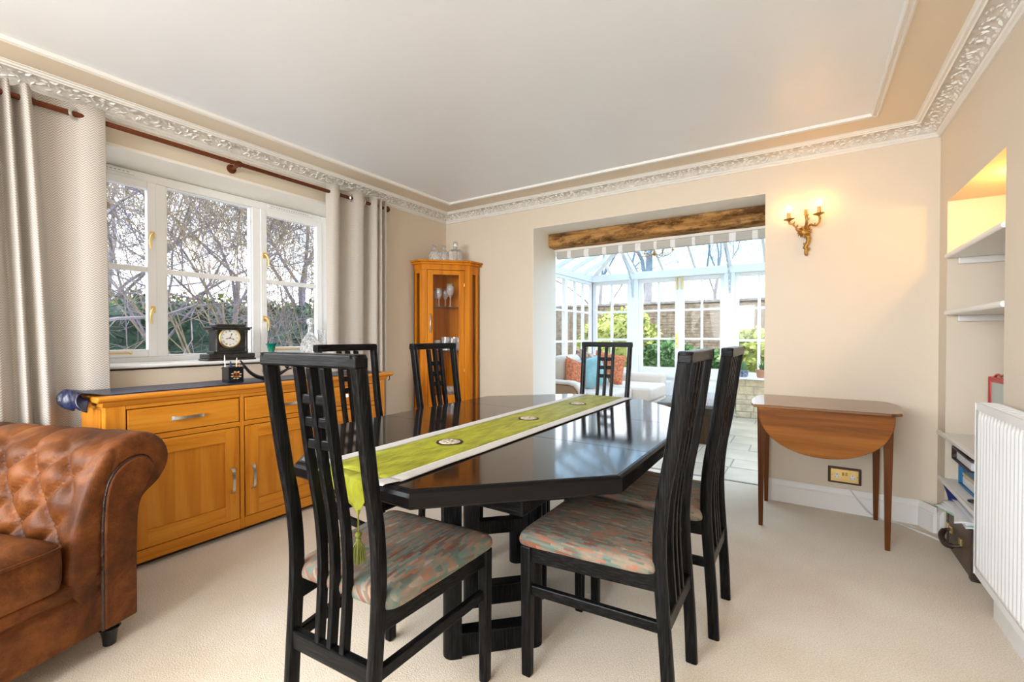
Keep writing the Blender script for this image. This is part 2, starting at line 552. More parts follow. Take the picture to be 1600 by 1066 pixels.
def leather_mat():
    m, n, b = nodes_of('distressed_tan_leather')
    tc = n.nodes.new('ShaderNodeTexCoord')
    a = n.nodes.new('ShaderNodeTexNoise'); a.inputs['Scale'].default_value = 5.0; a.inputs['Detail'].default_value = 12; a.inputs['Roughness'].default_value = 0.72; a.inputs['Distortion'].default_value = 0.3
    f = n.nodes.new('ShaderNodeTexVoronoi'); f.inputs['Scale'].default_value = 240
    n.links.new(tc.outputs['Object'], a.inputs['Vector']); n.links.new(tc.outputs['Object'], f.inputs['Vector'])
    r = n.nodes.new('ShaderNodeValToRGB')
    r.color_ramp.elements[0].position = 0.33; r.color_ramp.elements[0].color = (0.030, 0.010, 0.004, 1)
    r.color_ramp.elements[1].position = 0.66; r.color_ramp.elements[1].color = (0.22, 0.070, 0.016, 1)
    e = r.color_ramp.elements.new(0.5); e.color = (0.105, 0.030, 0.006, 1)
    n.links.new(a.outputs['Fac'], r.inputs['Fac']); n.links.new(r.outputs['Color'], b.inputs['Base Color'])
    b.inputs['Roughness'].default_value = 0.46
    b.inputs['Specular IOR Level'].default_value = 0.20
    b1 = n.nodes.new('ShaderNodeBump'); b1.inputs['Strength'].default_value = 0.25; b1.inputs['Distance'].default_value = 0.0015
    n.links.new(f.outputs['Distance'], b1.inputs['Height'])
    b2 = n.nodes.new('ShaderNodeBump'); b2.inputs['Strength'].default_value = 0.3; b2.inputs['Distance'].default_value = 0.01
    n.links.new(a.outputs['Fac'], b2.inputs['Height']); n.links.new(b1.outputs['Normal'], b2.inputs['Normal'])
    n.links.new(b2.outputs['Normal'], b.inputs['Normal'])
    return m
M_leather = leather_mat()
M_gold = mat('chartreuse_satin', (0.36, 0.365, 0.030), rough=0.5, nscale=9, namp=0.3, bump=0.6, bscale=22, spec=0.25, stretch=(3, 1, 1))
M_grey = mat('silver_grey_satin', (0.46, 0.43, 0.39), rough=0.5, bump=0.25, bscale=60, sheen=0.3)
M_navy = mat('navy_cloth', (0.010, 0.016, 0.055), spec=0.9, rough=0.36, nscale=14, namp=0.5, bump=0.5, bscale=30)
M_blacklac = mat('black_lacquer', (0.01, 0.01, 0.012), rough=0.15)
M_slate = mat('black_slate', (0.025, 0.022, 0.02), rough=0.35, nscale=30, namp=0.6, bump=0.1, bscale=80)
M_greeng = mat('green_glass', (0.0, 0.16, 0.10), rough=0.06, coat=0.6)
M_crystal = mat('cut_crystal', (1.0, 1.0, 1.0), rough=0.04, trans=0.80, spec=0.8)
M_stone = mat('pale_limestone', (0.66, 0.57, 0.40), rough=0.9, nscale=14, namp=0.22, bump=0.8, bscale=30)
M_mortar = mat('lime_mortar', (0.50, 0.44, 0.33), rough=0.95, bump=0.4, bscale=60)
M_flag = mat('travertine', (0.54, 0.455, 0.35), rough=0.28, nscale=3, namp=0.16, bump=0.12, bscale=14)
M_grout = mat('grout', (0.34, 0.30, 0.25), rough=0.9)
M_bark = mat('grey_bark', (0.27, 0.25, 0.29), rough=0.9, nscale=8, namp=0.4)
M_barkhaze = mat('hazed_far_bark', (0.34, 0.33, 0.35), rough=0.9, nscale=4, namp=0.2)  # bark lightened to paint distance haze into the far trees
M_rim = mat('black_table_rim', (0.006, 0.005, 0.005), rough=0.22, spec=0.10)
M_barkp = mat('pale_stems', (0.34, 0.28, 0.19), rough=0.9, nscale=8, namp=0.35)
M_ivy = mat('ivy_leaf', (0.075, 0.15, 0.105), rough=0.5, nscale=2.5, namp=0.7)
M_yew = mat('hedge_leaf', (0.15, 0.19, 0.05), rough=0.6, nscale=3, namp=0.5)
M_choisya = mat('yellow_green_leaf', (0.36, 0.40, 0.10), rough=0.5, nscale=4, namp=0.5)
M_shrub = mat('mid_green_leaf', (0.09, 0.20, 0.06), rough=0.5, nscale=4, namp=0.6)
M_grass = mat('lawn', (0.06, 0.10, 0.025), rough=0.95, nscale=3, namp=0.4, bump=0.5, bscale=80)
M_brick = mat('garden_brick', (0.27, 0.21, 0.15), rough=0.95, nscale=9, namp=0.45, bump=0.6, bscale=30)
M_coping = mat('stone_coping', (0.30, 0.28, 0.26), rough=0.9, nscale=8, namp=0.3)
M_conssofa = mat('oatmeal_linen', (0.66, 0.58, 0.51), rough=0.9, bump=0.2, bscale=200)
M_tanarm = mat('tan_linen', (0.36, 0.24, 0.15), rough=0.9, bump=0.3, bscale=150)
M_orange = mat('orange_weave', (0.52, 0.16, 0.07), rough=0.85, nscale=40, namp=0.5, bump=0.3, bscale=70)
M_teal = mat('pale_teal_velvet', (0.22, 0.42, 0.45), rough=0.8, nscale=8, namp=0.2, sheen=0.6)
M_patt = mat('patterned_cushion', (0.42, 0.27, 0.2), rough=0.9, nscale=22, namp=0.9)
M_trunk = wood('dark_trunk_wood', (0.03, 0.018, 0.010), (0.07, 0.04, 0.022), (0.13, 0.08, 0.045), 'z', 0.8, 0.4, 0.3)
M_trunktop = mat('polished_grey_slab', (0.16, 0.15, 0.15), rough=0.15, nscale=6, namp=0.3)
M_terra = mat('terracotta', (0.48, 0.24, 0.15), rough=0.9)
M_cactus = mat('cactus_green', (0.08, 0.17, 0.06), rough=0.7, bump=0.5, bscale=60)
M_bluepot = mat('patterned_blue_pot', (0.16, 0.19, 0.27), rough=0.3, nscale=45, namp=1.0)
M_red = mat('red_lacquer', (0.42, 0.008, 0.012), rough=0.2)
M_candle = mat('candle_sleeve', (0.62, 0.38, 0.12), rough=0.5, nscale=40, namp=0.25)
M_bulb = mat('lit_bulb', (1, 0.9, 0.7), rough=0.3, emit=(1.0, 0.52, 0.15), estr=34)
M_spot = mat('lit_spot_lamp', (1, 0.9, 0.7), rough=0.3, emit=(1.0, 0.75, 0.35), estr=12)
M_dark = mat('dark_brown_leather', (0.035, 0.016, 0.010), rough=0.4, nscale=20, namp=0.5, bump=0.4, bscale=70)
M_case = mat('brown_suitcase', (0.085, 0.05, 0.03), rough=0.45, nscale=9, namp=0.5, bump=0.2, bscale=60)
M_paper = mat('white_paper', (0.80, 0.81, 0.83), rough=0.8)
M_greenpaper = mat('green_folder', (0.30, 0.62, 0.40), rough=0.7)
M_blue = mat('blue_card', (0.02, 0.17, 0.36), rough=0.5)
M_navyplastic = mat('navy_plastic', (0.02, 0.04, 0.18), rough=0.3)
M_manila = mat('cream_card', (0.75, 0.62, 0.38), rough=0.7)
M_cable = mat('white_cable', (0.72, 0.70, 0.66), rough=0.4)
M_socketwood_shade = mat('dark_socket_surround_and_shade', (0.055, 0.022, 0.012), rough=0.35)
M_plasticw = mat('white_plastic', (0.8, 0.8, 0.8), rough=0.35)
M_dial = mat('ivory_dial', (0.82, 0.80, 0.74), rough=0.3)
M_ink = mat('black_ink', (0.01, 0.01, 0.01), rough=0.5)
M_flower = mat('coral_print', (0.65, 0.20, 0.08), rough=0.4)
M_flower2 = mat('cream_print', (0.75, 0.62, 0.38), rough=0.4)
M_medal = mat('silver_embroidery', (0.62, 0.52, 0.40), rough=0.4, nscale=90, namp=0.5, bump=0.8, bscale=120)
M_tassel = mat('olive_silk', (0.18, 0.20, 0.02), rough=0.45)
M_suction = mat('beige_rubber', (0.52, 0.38, 0.32), rough=0.5)
M_blind = mat('greige_blind_stripe', (0.50, 0.485, 0.45), rough=0.85)
M_blindw = mat('white_blind_stripe', (0.82, 0.83, 0.83), rough=0.85)
M_lace = mat('white_painted_iron', (0.62, 0.64, 0.66), rough=0.5)
M_bounce_patio = mat('pale_bounce_gravel', (0.62, 0.61, 0.59), rough=0.95, nscale=20, namp=0.3)

# ================================================================== THE ROOM
XL, XR, YF, YB, ZC = -3.2, 0.676, 3.64, -2.8, 2.42

fl = MB().box(XL - 0.3, XR + 0.45, YB - 0.1, 3.93, -0.05, 0.0).build('floor', M_carpet)
tag(fl, kind='structure')

# --- left wall with the window opening (Y 0.58..2.40, Z 0.965..2.19) and a second, rear window
WT = 0.36
w = MB()
w.box(XL - WT, XL, YB - 0.3, -2.15, 0, 3.0)
w.box(XL - WT, XL, -2.15, -0.55, 0, 0.95); w.box(XL - WT, XL, -2.15, -0.55, 2.15, 3.0)
w.box(XL - WT, XL, -0.55, 0.58, 0, 3.0)
w.box(XL - WT, XL, 0.58, 2.40, 0, 0.955)
w.box(XL - WT, XL, 2.40, YF + 0.41, 0, 3.0)
w.box(XL - WT, XL, 0.58, 2.40, 2.21, 3.0)
wall_left = tag(w.build('wall_left', M_wall), kind='structure')
# pale painted soffit and reveals of the window recess
s = MB()
s.prism([(XL + 0.001, 2.195), (XL + 0.001, 2.212), (-3.54, 2.212), (-3.54, 2.165)], 0.58, 2.40, 'y')
s.box(-3.54, XL + 0.001, 0.575, 0.585, 0.96, 2.2)
s.box(-3.54, XL + 0.001, 2.395, 2.405, 0.96, 2.2)
s.build('window_reveal', M_reveal, wall_left)

# --- far wall with the wide opening to the garden room
OX0, OX1, OZ, OYB = -2.128, -0.233, 2.155, 4.09
w = MB()
w.box(XL - WT, OX0, YF, OYB, 0, 3.9)
w.box(OX1, XR + 0.8, YF, OYB, 0, 3.9)
w.box(OX0, OX1, YF, OYB, OZ, 3.9)
wall_far = tag(w.build('wall_far', M_wall), kind='structure')
r = MB()
r.box(OX0 - 0.001, OX0 + 0.002, YF + 0.001, OYB, 0, OZ)
r.box(OX0, OX1, YF + 0.001, OYB, OZ - 0.002, OZ + 0.001)
r.build('opening_reveal', M_reveal, wall_far)
# plaster drop behind the beam
MB().box(OX0, OX1, 4.07, OYB, 2.0, OZ).build('plaster_strip', M_reveal, wall_far)

# --- right wall with the shelved alcove (Y 2.595..3.47, to Z 1.91)
AY0, AY1, AZ, AXB = 2.595, 3.47, 1.908, 1.03
w = MB()
w.box(XR, XR + 0.5, YB - 0.3, AY0, 0, 3.0)
w.box(XR, XR + 0.5, AY1, YF + 0.1, 0, 3.0)
w.box(XR, XR + 0.5, AY0, AY1, AZ, 3.0)
w.box(AXB, XR + 0.5, AY0, AY1, 0, AZ)
wall_right = tag(w.build('wall_right', M_wall), kind='structure')

# --- rear wall with a broad window (behind the camera)
w = MB()
w.box(XL - WT, -2.75, YB - 0.3, YB, 0, 3.0)
w.box(-0.15, XR + 0.5, YB - 0.3, YB, 0, 3.0)
w.box(-2.75, -0.15, YB - 0.3, YB, 0, 0.5)
w.box(-2.75, -0.15, YB - 0.3, YB, 2.2, 3.0)
wall_back = tag(w.build('wall_back', M_wall), kind='structure')

# --- ceiling: white field, cream border, panel moulding
ceiling = tag(MB().box(XL - WT, XR + 0.5, YB - 0.3, YF + 0.1, ZC, ZC + 0.06).build('ceiling', M_ceil), kind='structure')
b = MB()
OM = 0.335
for (x0, x1, y0, y1) in ((XL, XL + OM, YB, YF), (XR - OM, XR, YB, YF), (XL + OM, XR - OM, YF - OM, YF), (XL + OM, XR - OM, YB, YB + OM)):
    b.box(x0, x1, y0, y1, ZC - 0.004, ZC + 0.001)
b.build('painted_border', M_border, ceiling)

def ring_mould(prof, name, mat_, parent=None, smooth=30):
    """closed moulding round the room; prof = (distance in from wall, z)"""
    mb = MB()
    cs = [(XL, YB, 1, 1), (XR, YB, -1, 1), (XR, YF, -1, -1), (XL, YF, 1, -1)]
    n = len(prof)
    vs = [(x + sx * d, y + sy * d, z) for x, y, sx, sy in cs for d, z in prof]
    fs = [(i * n + j, i * n + (j + 1) % n, ((i + 1) % 4) * n + (j + 1) % n, ((i + 1) % 4) * n + j) for i in range(4) for j in range(n)]
    mb.add(vs, fs)
    return mb.build(name, mat_, parent, smooth=smooth)
cov = [(0, 2.333), (0.010, 2.333), (0.016, 2.339), (0.012, 2.346), (0.022, 2.350), (0.026, 2.356), (0.022, 2.360)]
for k in range(9):
    a = k / 8 * pi / 2
    cov.append((0.026 + 0.078 * (1 - cos(a)), 2.362 + 0.040 * sin(a)))
cov += [(0.108, 2.398), (0.113, 2.404), (0.124, 2.404), (0.130, 2.411), (0.140, 2.413), (0.140, 2.4205), (0, 2.4205)]
cornice = tag(ring_mould(cov, 'trim_1', M_plaster), kind='structure')
pm = [(0.322, 2.4205), (0.322, 2.411), (0.330, 2.405), (0.337, 2.405), (0.341, 2.411), (0.348, 2.411), (0.352, 2.404), (0.358, 2.404), (0.364, 2.4205)]
tag(ring_mould(pm, 'trim_2', M_plaster), kind='structure')
# acanthus scroll relief on the cove
rel = MB()
rr = random.Random(3)
def leaf_at(o, T, N, B, s):
    """small curled leaf: T along, B across, N out of the surface"""
    pts = [(-1, 0, 0.0), (-0.35, 0.42, 0.1), (0.45, 0.36, 0.2), (1, 0.05, 0.5), (0.45, -0.30, 0.2), (-0.35, -0.38, 0.1), (0.05, 0.02, 0.95)]
    vs = [o + T * (a * s) + B * (b_ * s) + N * (c * s * 0.62) for a, b_, c in pts]
    rel.add(vs, [(0, 1, 6), (1, 2, 6), (2, 3, 6), (3, 4, 6), (4, 5, 6), (5, 0, 6)])
def relief_run(p0, p1, inward):
    p0 = Vector(p0); p1 = Vector(p1); L = (p1 - p0).length
    T = (p1 - p0).normalized(); I = Vector(inward); U = Vector((0, 0, 1))
    n = int(L / 0.052)
    for i in range(n):
        sgn = 1 if i % 2 else -1
        for j in range(7):
            q = (i + rr.random()) * L / n
            a = (0.10 + 0.80 * (j + rr.random() * 0.8) / 7) * pi / 2
            c = p0 + T * q + I * (0.026 + 0.078 * (1 - cos(a))) + U * (2.362 + 0.040 * sin(a))
            tan_ = (I * sin(a) * 0.078 + U * cos(a) * 0.040).normalized()
            nor = (I * cos(a) - U * sin(a)).normalized()
            nor = nor if nor.dot(I) > 0 else -nor
            th = rr.uniform(-0.7, 0.7) + sgn * 0.9 * sin(j * 1.1)
            leaf_at(c - nor * 0.001, T * cos(th) * sgn + tan_ * sin(th), nor, tan_ * cos(th) - T * sin(th) * sgn, rr.uniform(0.011, 0.019))
relief_run((XL, YB + 0.1, 0), (XL, YF - 0.03, 0), (1, 0, 0))
relief_run((XL + 0.03, YF, 0), (XR - 0.03, YF, 0), (0, -1, 0))
relief_run((XR, YF - 0.03, 0), (XR, YB + 0.1, 0), (-1, 0, 0))
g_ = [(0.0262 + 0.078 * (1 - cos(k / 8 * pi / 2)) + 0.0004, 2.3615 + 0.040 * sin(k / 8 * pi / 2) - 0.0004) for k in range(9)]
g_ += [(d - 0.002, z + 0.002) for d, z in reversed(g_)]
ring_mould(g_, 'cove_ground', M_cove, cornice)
tag(rel.build('leaf_relief', M_plaster, cornice, smooth=60), kind='stuff')

# --- skirting boards
def skirt(name, p0, p1, inward, h=0.15):
    p0 = Vector(p0); p1 = Vector(p1); I = Vector(inward)
    prof = [(0, 0), (0.020, 0), (0.020, h - 0.045), (0.017, h - 0.04), (0.019, h - 0.032), (0.012, h - 0.012), (0.006, h), (0, h)]
    vs = [p + I * d + Vector((0, 0, z)) for p in (p0, p1) for d, z in prof]
    n = len(prof)
    mb = MB().add(vs, [tuple(range(n)), tuple(range(2 * n - 1, n - 1, -1))] + [(i, (i + 1) % n, (i + 1) % n + n, i + n) for i in range(n)])
    return tag(mb.build(name, M_white, smooth=30), kind='structure')
skirt('baseboard_far', (OX1, YF, 0), (0.60, YF, 0), (0, -1, 0))
skirt('baseboard_corner', (0.60, YF, 0), (0.656, 3.53, 0), (-0.9, -0.44, 0))
skirt('baseboard_right', (0.676, 3.57, 0), (0.676, AY1, 0), (-1, 0, 0))
skirt('baseboard_far_left', (XL, YF, 0), (OX0, YF, 0), (0, -1, 0))
skirt('baseboard_left', (XL, YB, 0), (XL, YF, 0), (1, 0, 0))
skirt('baseboard_right_rear', (XR, YB, 0), (XR, AY0, 0), (-1, 0, 0))

# --- oak lintel beam
bm_ = MB()
n = 60
rng = random.Random(5)
prev = None
rings = []
for i in range(n + 1):
    t = i / n
    x = OX0 + 0.002 + (OX1 - OX0 - 0.004) * t
    ch = 0.006 + 0.004 * mnoise.noise(Vector((t * 9, 0, 0)))
    zt = 2.149; zb = 2.028 + 0.006 * mnoise.noise(Vector((t * 6, 3, 0)))
    yf = 3.938 + 0.007 * mnoise.noise(Vector((t * 12, 7, 1)))
    rings.append([(x, yf, zb + 0.012), (x, yf - 0.002 + 0.006 * mnoise.noise(Vector((t * 30, 2, 2))), (zb + zt) / 2), (x, yf, zt), (x, 4.07, zt), (x, 4.07, zb - 0.006), (x, yf + 0.05, zb - 0.004), (x, yf + 0.012, zb)])
k = 7
vs = [p for r_ in rings for p in r_]
fs = [(i * k + j, i * k + (j + 1) % k, (i + 1) * k + (j + 1) % k, (i + 1) * k + j) for i in range(n) for j in range(k)]
fs += [tuple(range(k)), tuple(range(n * k + k - 1, n * k - 1, -1))]
bm_.add(vs, fs)
beam = tag(bm_.build('ceiling_beam', M_beam, smooth=40), kind='structure')
beam['label'] = 'rustic brown oak beam across the top of the opening'

# --- room window (white casement, three lights)
def pane_frame(parent, o, U, N, u0, u1, z0, z1, cols, rows, fw, bw, dep=0.05, m=M_upvc, gm=M_glass, frame='frame', gd=0.012):
    """glazed light: o + U*u; N is the outward depth direction; frame members and each pane separate"""
    o = Vector(o); U = Vector(U); N = Vector(N)
    R = Matrix(((U.x, N.x, 0, o.x), (U.y, N.y, 0, o.y), (0, 0, 1, o.z), (0, 0, 0, 1)))
    f = MB()
    f.box(u0, u0 + fw, 0, dep, z0, z1, R); f.box(u1 - fw, u1, 0, dep, z0, z1, R)
    f.box(u0 + fw, u1 - fw, 0, dep, z1 - fw, z1, R); f.box(u0 + fw, u1 - fw, 0, dep, z0, z0 + fw, R)
    f.build(frame, m, parent, bev=0.004)
    gu0, gu1, gz0, gz1 = u0 + fw, u1 - fw, z0 + fw, z1 - fw
    for i in range(1, cols):
        u = gu0 + (gu1 - gu0) * i / cols
        MB().box(u - bw / 2, u + bw / 2, 0.006, dep - 0.006, gz0, gz1, R).build('glazing_bar', m, parent, bev=0.003)
    for j in range(1, rows):
        z = gz0 + (gz1 - gz0) * j / rows
        MB().box(gu0, gu1, 0.008, dep - 0.008, z - bw / 2, z + bw / 2, R).build('glazing_bar', m, parent, bev=0.003)
    for i in range(cols):
        for j in range(rows):
            a = gu0 + (gu1 - gu0) * i / cols; b_ = gu0 + (gu1 - gu0) * (i + 1) / cols
            c = gz0 + (gz1 - gz0) * j / rows; d = gz0 + (gz1 - gz0) * (j + 1) / rows
            MB().box(a + 0.002, b_ - 0.002, dep / 2 - gd / 4, dep / 2 + gd / 4, c + 0.002, d - 0.002, R).build('pane', gm, parent)

win = setting('window_1', (-3.46, 1.49, 0.985))
W0 = Vector((0, -1.49, -0.985))   # back to world axes
fr = MB()
XI, XO = 0.0, -0.07
def wb(mb, x0, x1, y0, y1, z0, z1):
    mb.box(x0, x1, y0 - 1.49, y1 - 1.49, z0 - 0.985, z1 - 0.985)
wb(fr, XO, XI, 0.585, 0.64, 0.985, 2.17); wb(fr, XO, XI, 2.335, 2.395, 0.985, 2.17)
wb(fr, XO, XI, 0.64, 2.335, 2.115, 2.17); wb(fr, XO, XI, 0.64, 2.335, 0.985, 1.02)
wb(fr, XO, XI, 1.168, 1.225, 1.02, 2.115); wb(fr, XO, XI, 1.765, 1.822, 1.02, 2.115)
fr.build('window_frame', M_upvc, win, bev=0.005)
def light_(u0, u1, z0, z1, fw, x):
    pane_frame(win, (x, -1.49, -0.985), (0, 1, 0), (-1, 0, 0), u0, u1, z0, z1, 1, 2, fw, 0.033, dep=0.045, frame='sash')
light_(0.64, 1.168, 1.02, 2.115, 0.046, 0.012)
light_(1.822, 2.335, 1.02, 2.115, 0.046, 0.012)
light_(1.225, 1.765, 1.02, 2.115, 0.010, -0.012)
for y0, y1 in ((0.70, 1.06), (1.88, 2.26)):        # trickle vents
    v = MB(); wb(v, -0.0, 0.014, y0, y1, 2.135, 2.157)
    vo = v.build('trickle_vent', M_upvc, win, bev=0.003)
    sl = MB()
    kk = int((y1 - y0 - 0.04) / 0.02)
    for i in range(kk):
        wb(sl, 0.0142, 0.0150, y0 + 0.02 + i * 0.02, y0 + 0.032 + i * 0.02, 2.144, 2.148)
    sl.build('vent_slot', M_coping, win)
def casement_handle(y, z, side=1):
    mb = MB()
    wb(mb, 0.012, 0.020, y - 0.011, y + 0.011, z - 0.005, z + 0.038)
    mb.tube([(0.02, y - 1.49, z + 0.022 - 0.985), (0.036, y - 1.49, z + 0.022 - 0.985), (0.042, y - 1.49 - side * 0.012, z + 0.006 - 0.985), (0.040, y - 1.49 - side * 0.020, z - 0.03 - 0.985), (0.038, y - 1.49 - side * 0.014, z - 0.075 - 0.985)], [0.007, 0.008, 0.009, 0.007, 0.005], 8)
    mb.build('casement_handle', M_brass, win, smooth=50)
for y in (1.146,):
    casement_handle(y, 1.77); casement_handle(y, 1.30)
for y in (1.846,):
    casement_handle(y, 1.745, -1); casement_handle(y, 1.265, -1)
for y0, y1 in ((0.66, 1.03), (1.89, 2.24)):        # casement stays
    mb = MB()
    wb(mb, 0.014, 0.026, y0, y1, 1.040, 1.050)
    mb.sphere((0.024, y1 - 1.49, 0.06), 0.009, 8, 6)
    mb.build('casement_stay', M_brass, win, bev=0.002)
mb = MB(); mb.sphere((-0.002, 0.925 - 1.49, 1.925 - 0.985), 0.024, 14, 8, sx=0.35); mb.build('suction_hook', M_suction, win, smooth=180)

sill = MB().prism([(-3.175, 0.966), (-3.168, 0.972), (-3.168, 0.982), (-3.176, 0.988), (-3.47, 0.988), (-3.47, 0.966)], 0.55, 2.43, 'y').build('window_sill', M_white, bev=0.002)
tag(sill, kind='structure')

# rear windows (behind the camera): frames and panes only
wr_ = setting('window_2', (0, 0, 0))
pane_frame(wr_, (0, YB - 0.12, 0), (1, 0, 0), (0, -1, 0), -2.75, -0.15, 0.5, 2.2, 4, 2, 0.05, 0.04)
wr3 = setting('window_3', (0, 0, 0))
pane_frame(wr3, (XL - 0.2, 0, 0), (0, 1, 0), (-1, 0, 0), -2.15, -0.55, 0.95, 2.15, 3, 2, 0.05, 0.04)

# ================================================================== GARDEN ROOM
CX0, CX1, CY1, CZE = -3.03, 1.35, 7.19, 2.13
fc = MB().box(CX0 - 0.15, CX1 + 0.15, 3.92, CY1 + 0.15, -0.05, -0.004).build('floor_garden_room', M_grout)
tag(fc, kind='structure')
tr_ = random.Random(11)
y = 3.935
row = 0
while y < CY1 - 0.02:
    h = tr_.choice((0.30, 0.40, 0.45))
    y1 = min(y + h, CY1)
    x = CX0 - tr_.uniform(0, 0.3)
    while x < CX1:
        wdt = tr_.choice((0.40, 0.45, 0.60, 0.62))
        x1 = x + wdt
        a, b_ = max(x, CX0), min(x1, CX1)
        if b_ - a > 0.05:
            g = 0.006
            zt = tr_.uniform(-0.001, 0.003)
            MB().box(a + g - (a + b_) / 2, b_ - g - (a + b_) / 2, y + g - (y + y1) / 2, y1 - g - (y + y1) / 2, -0.03, zt).build('tile', M_flag, fc, bev=0.004, seg=1).location = ((a + b_) / 2, (y + y1) / 2, 0)
        x = x1
    y = y1
    row += 1
# threshold strip between carpet and stone
tag(MB().box(OX0, OX1, 3.915, 3.94, 0, 0.004).build('trim_3', M_grout), kind='structure')

def stone_wall(name, o, U, N, u0, u1, z0, z1, thick, pieces=True, seed=1):
    o = Vector(o); U = Vector(U); N = Vector(N)
    R = Matrix(((U.x, N.x, 0, o.x), (U.y, N.y, 0, o.y), (0, 0, 1, o.z), (0, 0, 0, 1)))
    root = tag(MB().box(u0, u1, 0.012, thick, z0, z1, R).build(name, M_mortar if pieces else M_white), kind='structure')
    if not pieces:
        return root
    q = random.Random(seed)
    z = z0
    while z < z1 - 0.03:
        h = q.choice((0.07, 0.085, 0.10, 0.12))
        zt = min(z + h, z1)
        if z1 - zt < 0.04: zt = z1
        u = u0 - q.uniform(0, 0.15)
        while u < u1:
            wd = q.uniform(0.14, 0.30)
            a, b_ = max(u, u0), min(u + wd, u1)
            if b_ - a > 0.03:
                g = 0.005; pr_ = q.uniform(0.0, 0.008)
                j = lambda: q.uniform(-0.004, 0.004)
                vs = []
                for (uu, zz) in ((a + g, z + g), (b_ - g, z + g), (b_ - g, zt - g), (a + g, zt - g)):
                    vs.append(R @ Vector((uu, 0.03, zz)))
                    vs.append(R @ Vector((uu + j(), pr_ - 0.002 + j() * 0.5, zz + j())))
                s_ = MB().add(vs, [(0, 2, 4, 6), (1, 7, 5, 3), (0, 1, 3, 2), (2, 3, 5, 4), (4, 5, 7, 6), (6, 7, 1, 0)])
                s_.build('stone', M_stone, root, bev=0.007, seg=1)
            u += wd
        z = zt
    return root
stone_wall('wall_garden_room_right', (0, 7.04, 0), (1, 0, 0), (0, 1, 0), -0.80, 1.35, 0, 0.545, 0.16)
stone_wall('wall_garden_room_left', (0, 7.06, 0), (1, 0, 0), (0, 1, 0), -3.03, -2.25, 0, 0.545, 0.14, False)
tag(MB().box(-0.82, 1.35, 6.90, 7.24, 0.55, 0.58).build('window_sill', M_white, bev=0.006), kind='structure')
tag(MB().box(-3.03, -2.24, 6.98, 7.24, 0.55, 0.58).build('window_sill', M_white, bev=0.006), kind='structure')
tag(MB().box(CX0 - 0.12, CX0 + 0.02, OYB, CY1, 0, 0.55).build('wall_garden_room_side', M_white), kind='structure')
tag(MB().box(CX1, CX1 + 0.12, OYB, CY1, 0, 0.55).build('wall_garden_room_side', M_white), kind='structure')

YG = 7.15
wn = setting('window_4'); pane_frame(wn, (0, YG, 0), (1, 0, 0), (0, 1, 0), -3.0, -2.36, 0.58, 2.05, 2, 3, 0.055, 0.035, dep=0.06)
wn = setting('window_5'); pane_frame(wn, (0, YG, 0), (1, 0, 0), (0, 1, 0), -0.83, 0.28, 0.58, 2.05, 4, 3, 0.05, 0.035, dep=0.06)
wn = setting('window_6'); pane_frame(wn, (0, YG, 0), (1, 0, 0), (0, 1, 0), 0.28, 1.35, 0.58, 2.05, 4, 3, 0.05, 0.035, dep=0.06)
wn = setting('window_7')
for k in range(3):
    a = CY1 - 0.06 - (k + 1) * 1.0
    pane_frame(wn, (CX0 + 0.03, 0, 0), (0, 1, 0), (-1, 0, 0), a, a + 1.0, 0.55, 2.05, 3, 3, 0.045, 0.03, dep=0.06)
wn = setting('window_8')
for k in range(3):
    a = CY1 - 0.06 - (k + 1) * 1.0
    pane_frame(wn, (CX1, 0, 0), (0, 1, 0), (1, 0, 0), a, a + 1.0, 0.55, 2.05, 3, 3, 0.045, 0.03, dep=0.06)
for k_, (x0, x1) in enumerate(((-3.06, -3.0), (-2.36, -2.225), (-0.965, -0.83))):
    tag(MB().box(x0, x1, 7.09, 7.23, 0, 2.08).build('trim_%d' % (6 + k_), M_upvc, bev=0.006), kind='structure')
ev = MB()
ev.box(CX0 - 0.02, CX1, 7.08, 7.25, 2.05, 2.165)
ev.box(CX0 - 0.08, CX0 + 0.05, OYB, 7.25, 2.05, 2.165)
ev.box(CX1 - 0.05, CX1 + 0.08, OYB, 7.25, 2.05, 2.165)
tag(ev.build('trim_5', M_upvc, bev=0.008), kind='structure')

# double doors
dr = setting('door_1', (-1.595, YG, 0))
for (a, b_, s) in ((-2.225, -1.60, 1), (-1.59, -0.965, -1)):
    o = (1.595, 0, 0)
    pane_frame(dr, o, (1, 0, 0), (0, 1, 0), a, b_, 0.60, 2.05, 2, 3, 0.062, 0.03, dep=0.055, frame='door_stile')
    lo = MB()
    A, B_ = a + 1.595, b_ + 1.595
    lo.box(A, B_, 0, 0.055, 0.02, 0.16); lo.box(A, B_, 0, 0.055, 0.50, 0.60)
    lo.box(A, A + 0.062, 0, 0.055, 0.16, 0.50); lo.box(B_ - 0.062, B_, 0, 0.055, 0.16, 0.50)
    lo.box(A + 0.062, B_ - 0.062, 0.022, 0.045, 0.16, 0.50)
    lo.build('door_rail', M_upvc, dr, bev=0.005)
    pn = MB()
    A += 0.10; B_ -= 0.10
    vs = [(A, 0.022, 0.20), (B_, 0.022, 0.20), (B_, 0.022, 0.46), (A, 0.022, 0.46), (A + 0.03, 0.004, 0.23), (B_ - 0.03, 0.004, 0.23), (B_ - 0.03, 0.004, 0.43), (A + 0.03, 0.004, 0.43)]
    pn.add(vs, [(4, 5, 6, 7), (0, 1, 5, 4), (1, 2, 6, 5), (2, 3, 7, 6), (3, 0, 4, 7)])
    pn.build('raised_panel', M_upvc, dr)
MB().box(-0.022, 0.022, -0.012, 0.01, 0.03, 2.04).build('door_post', M_upvc, dr, bev=0.004)
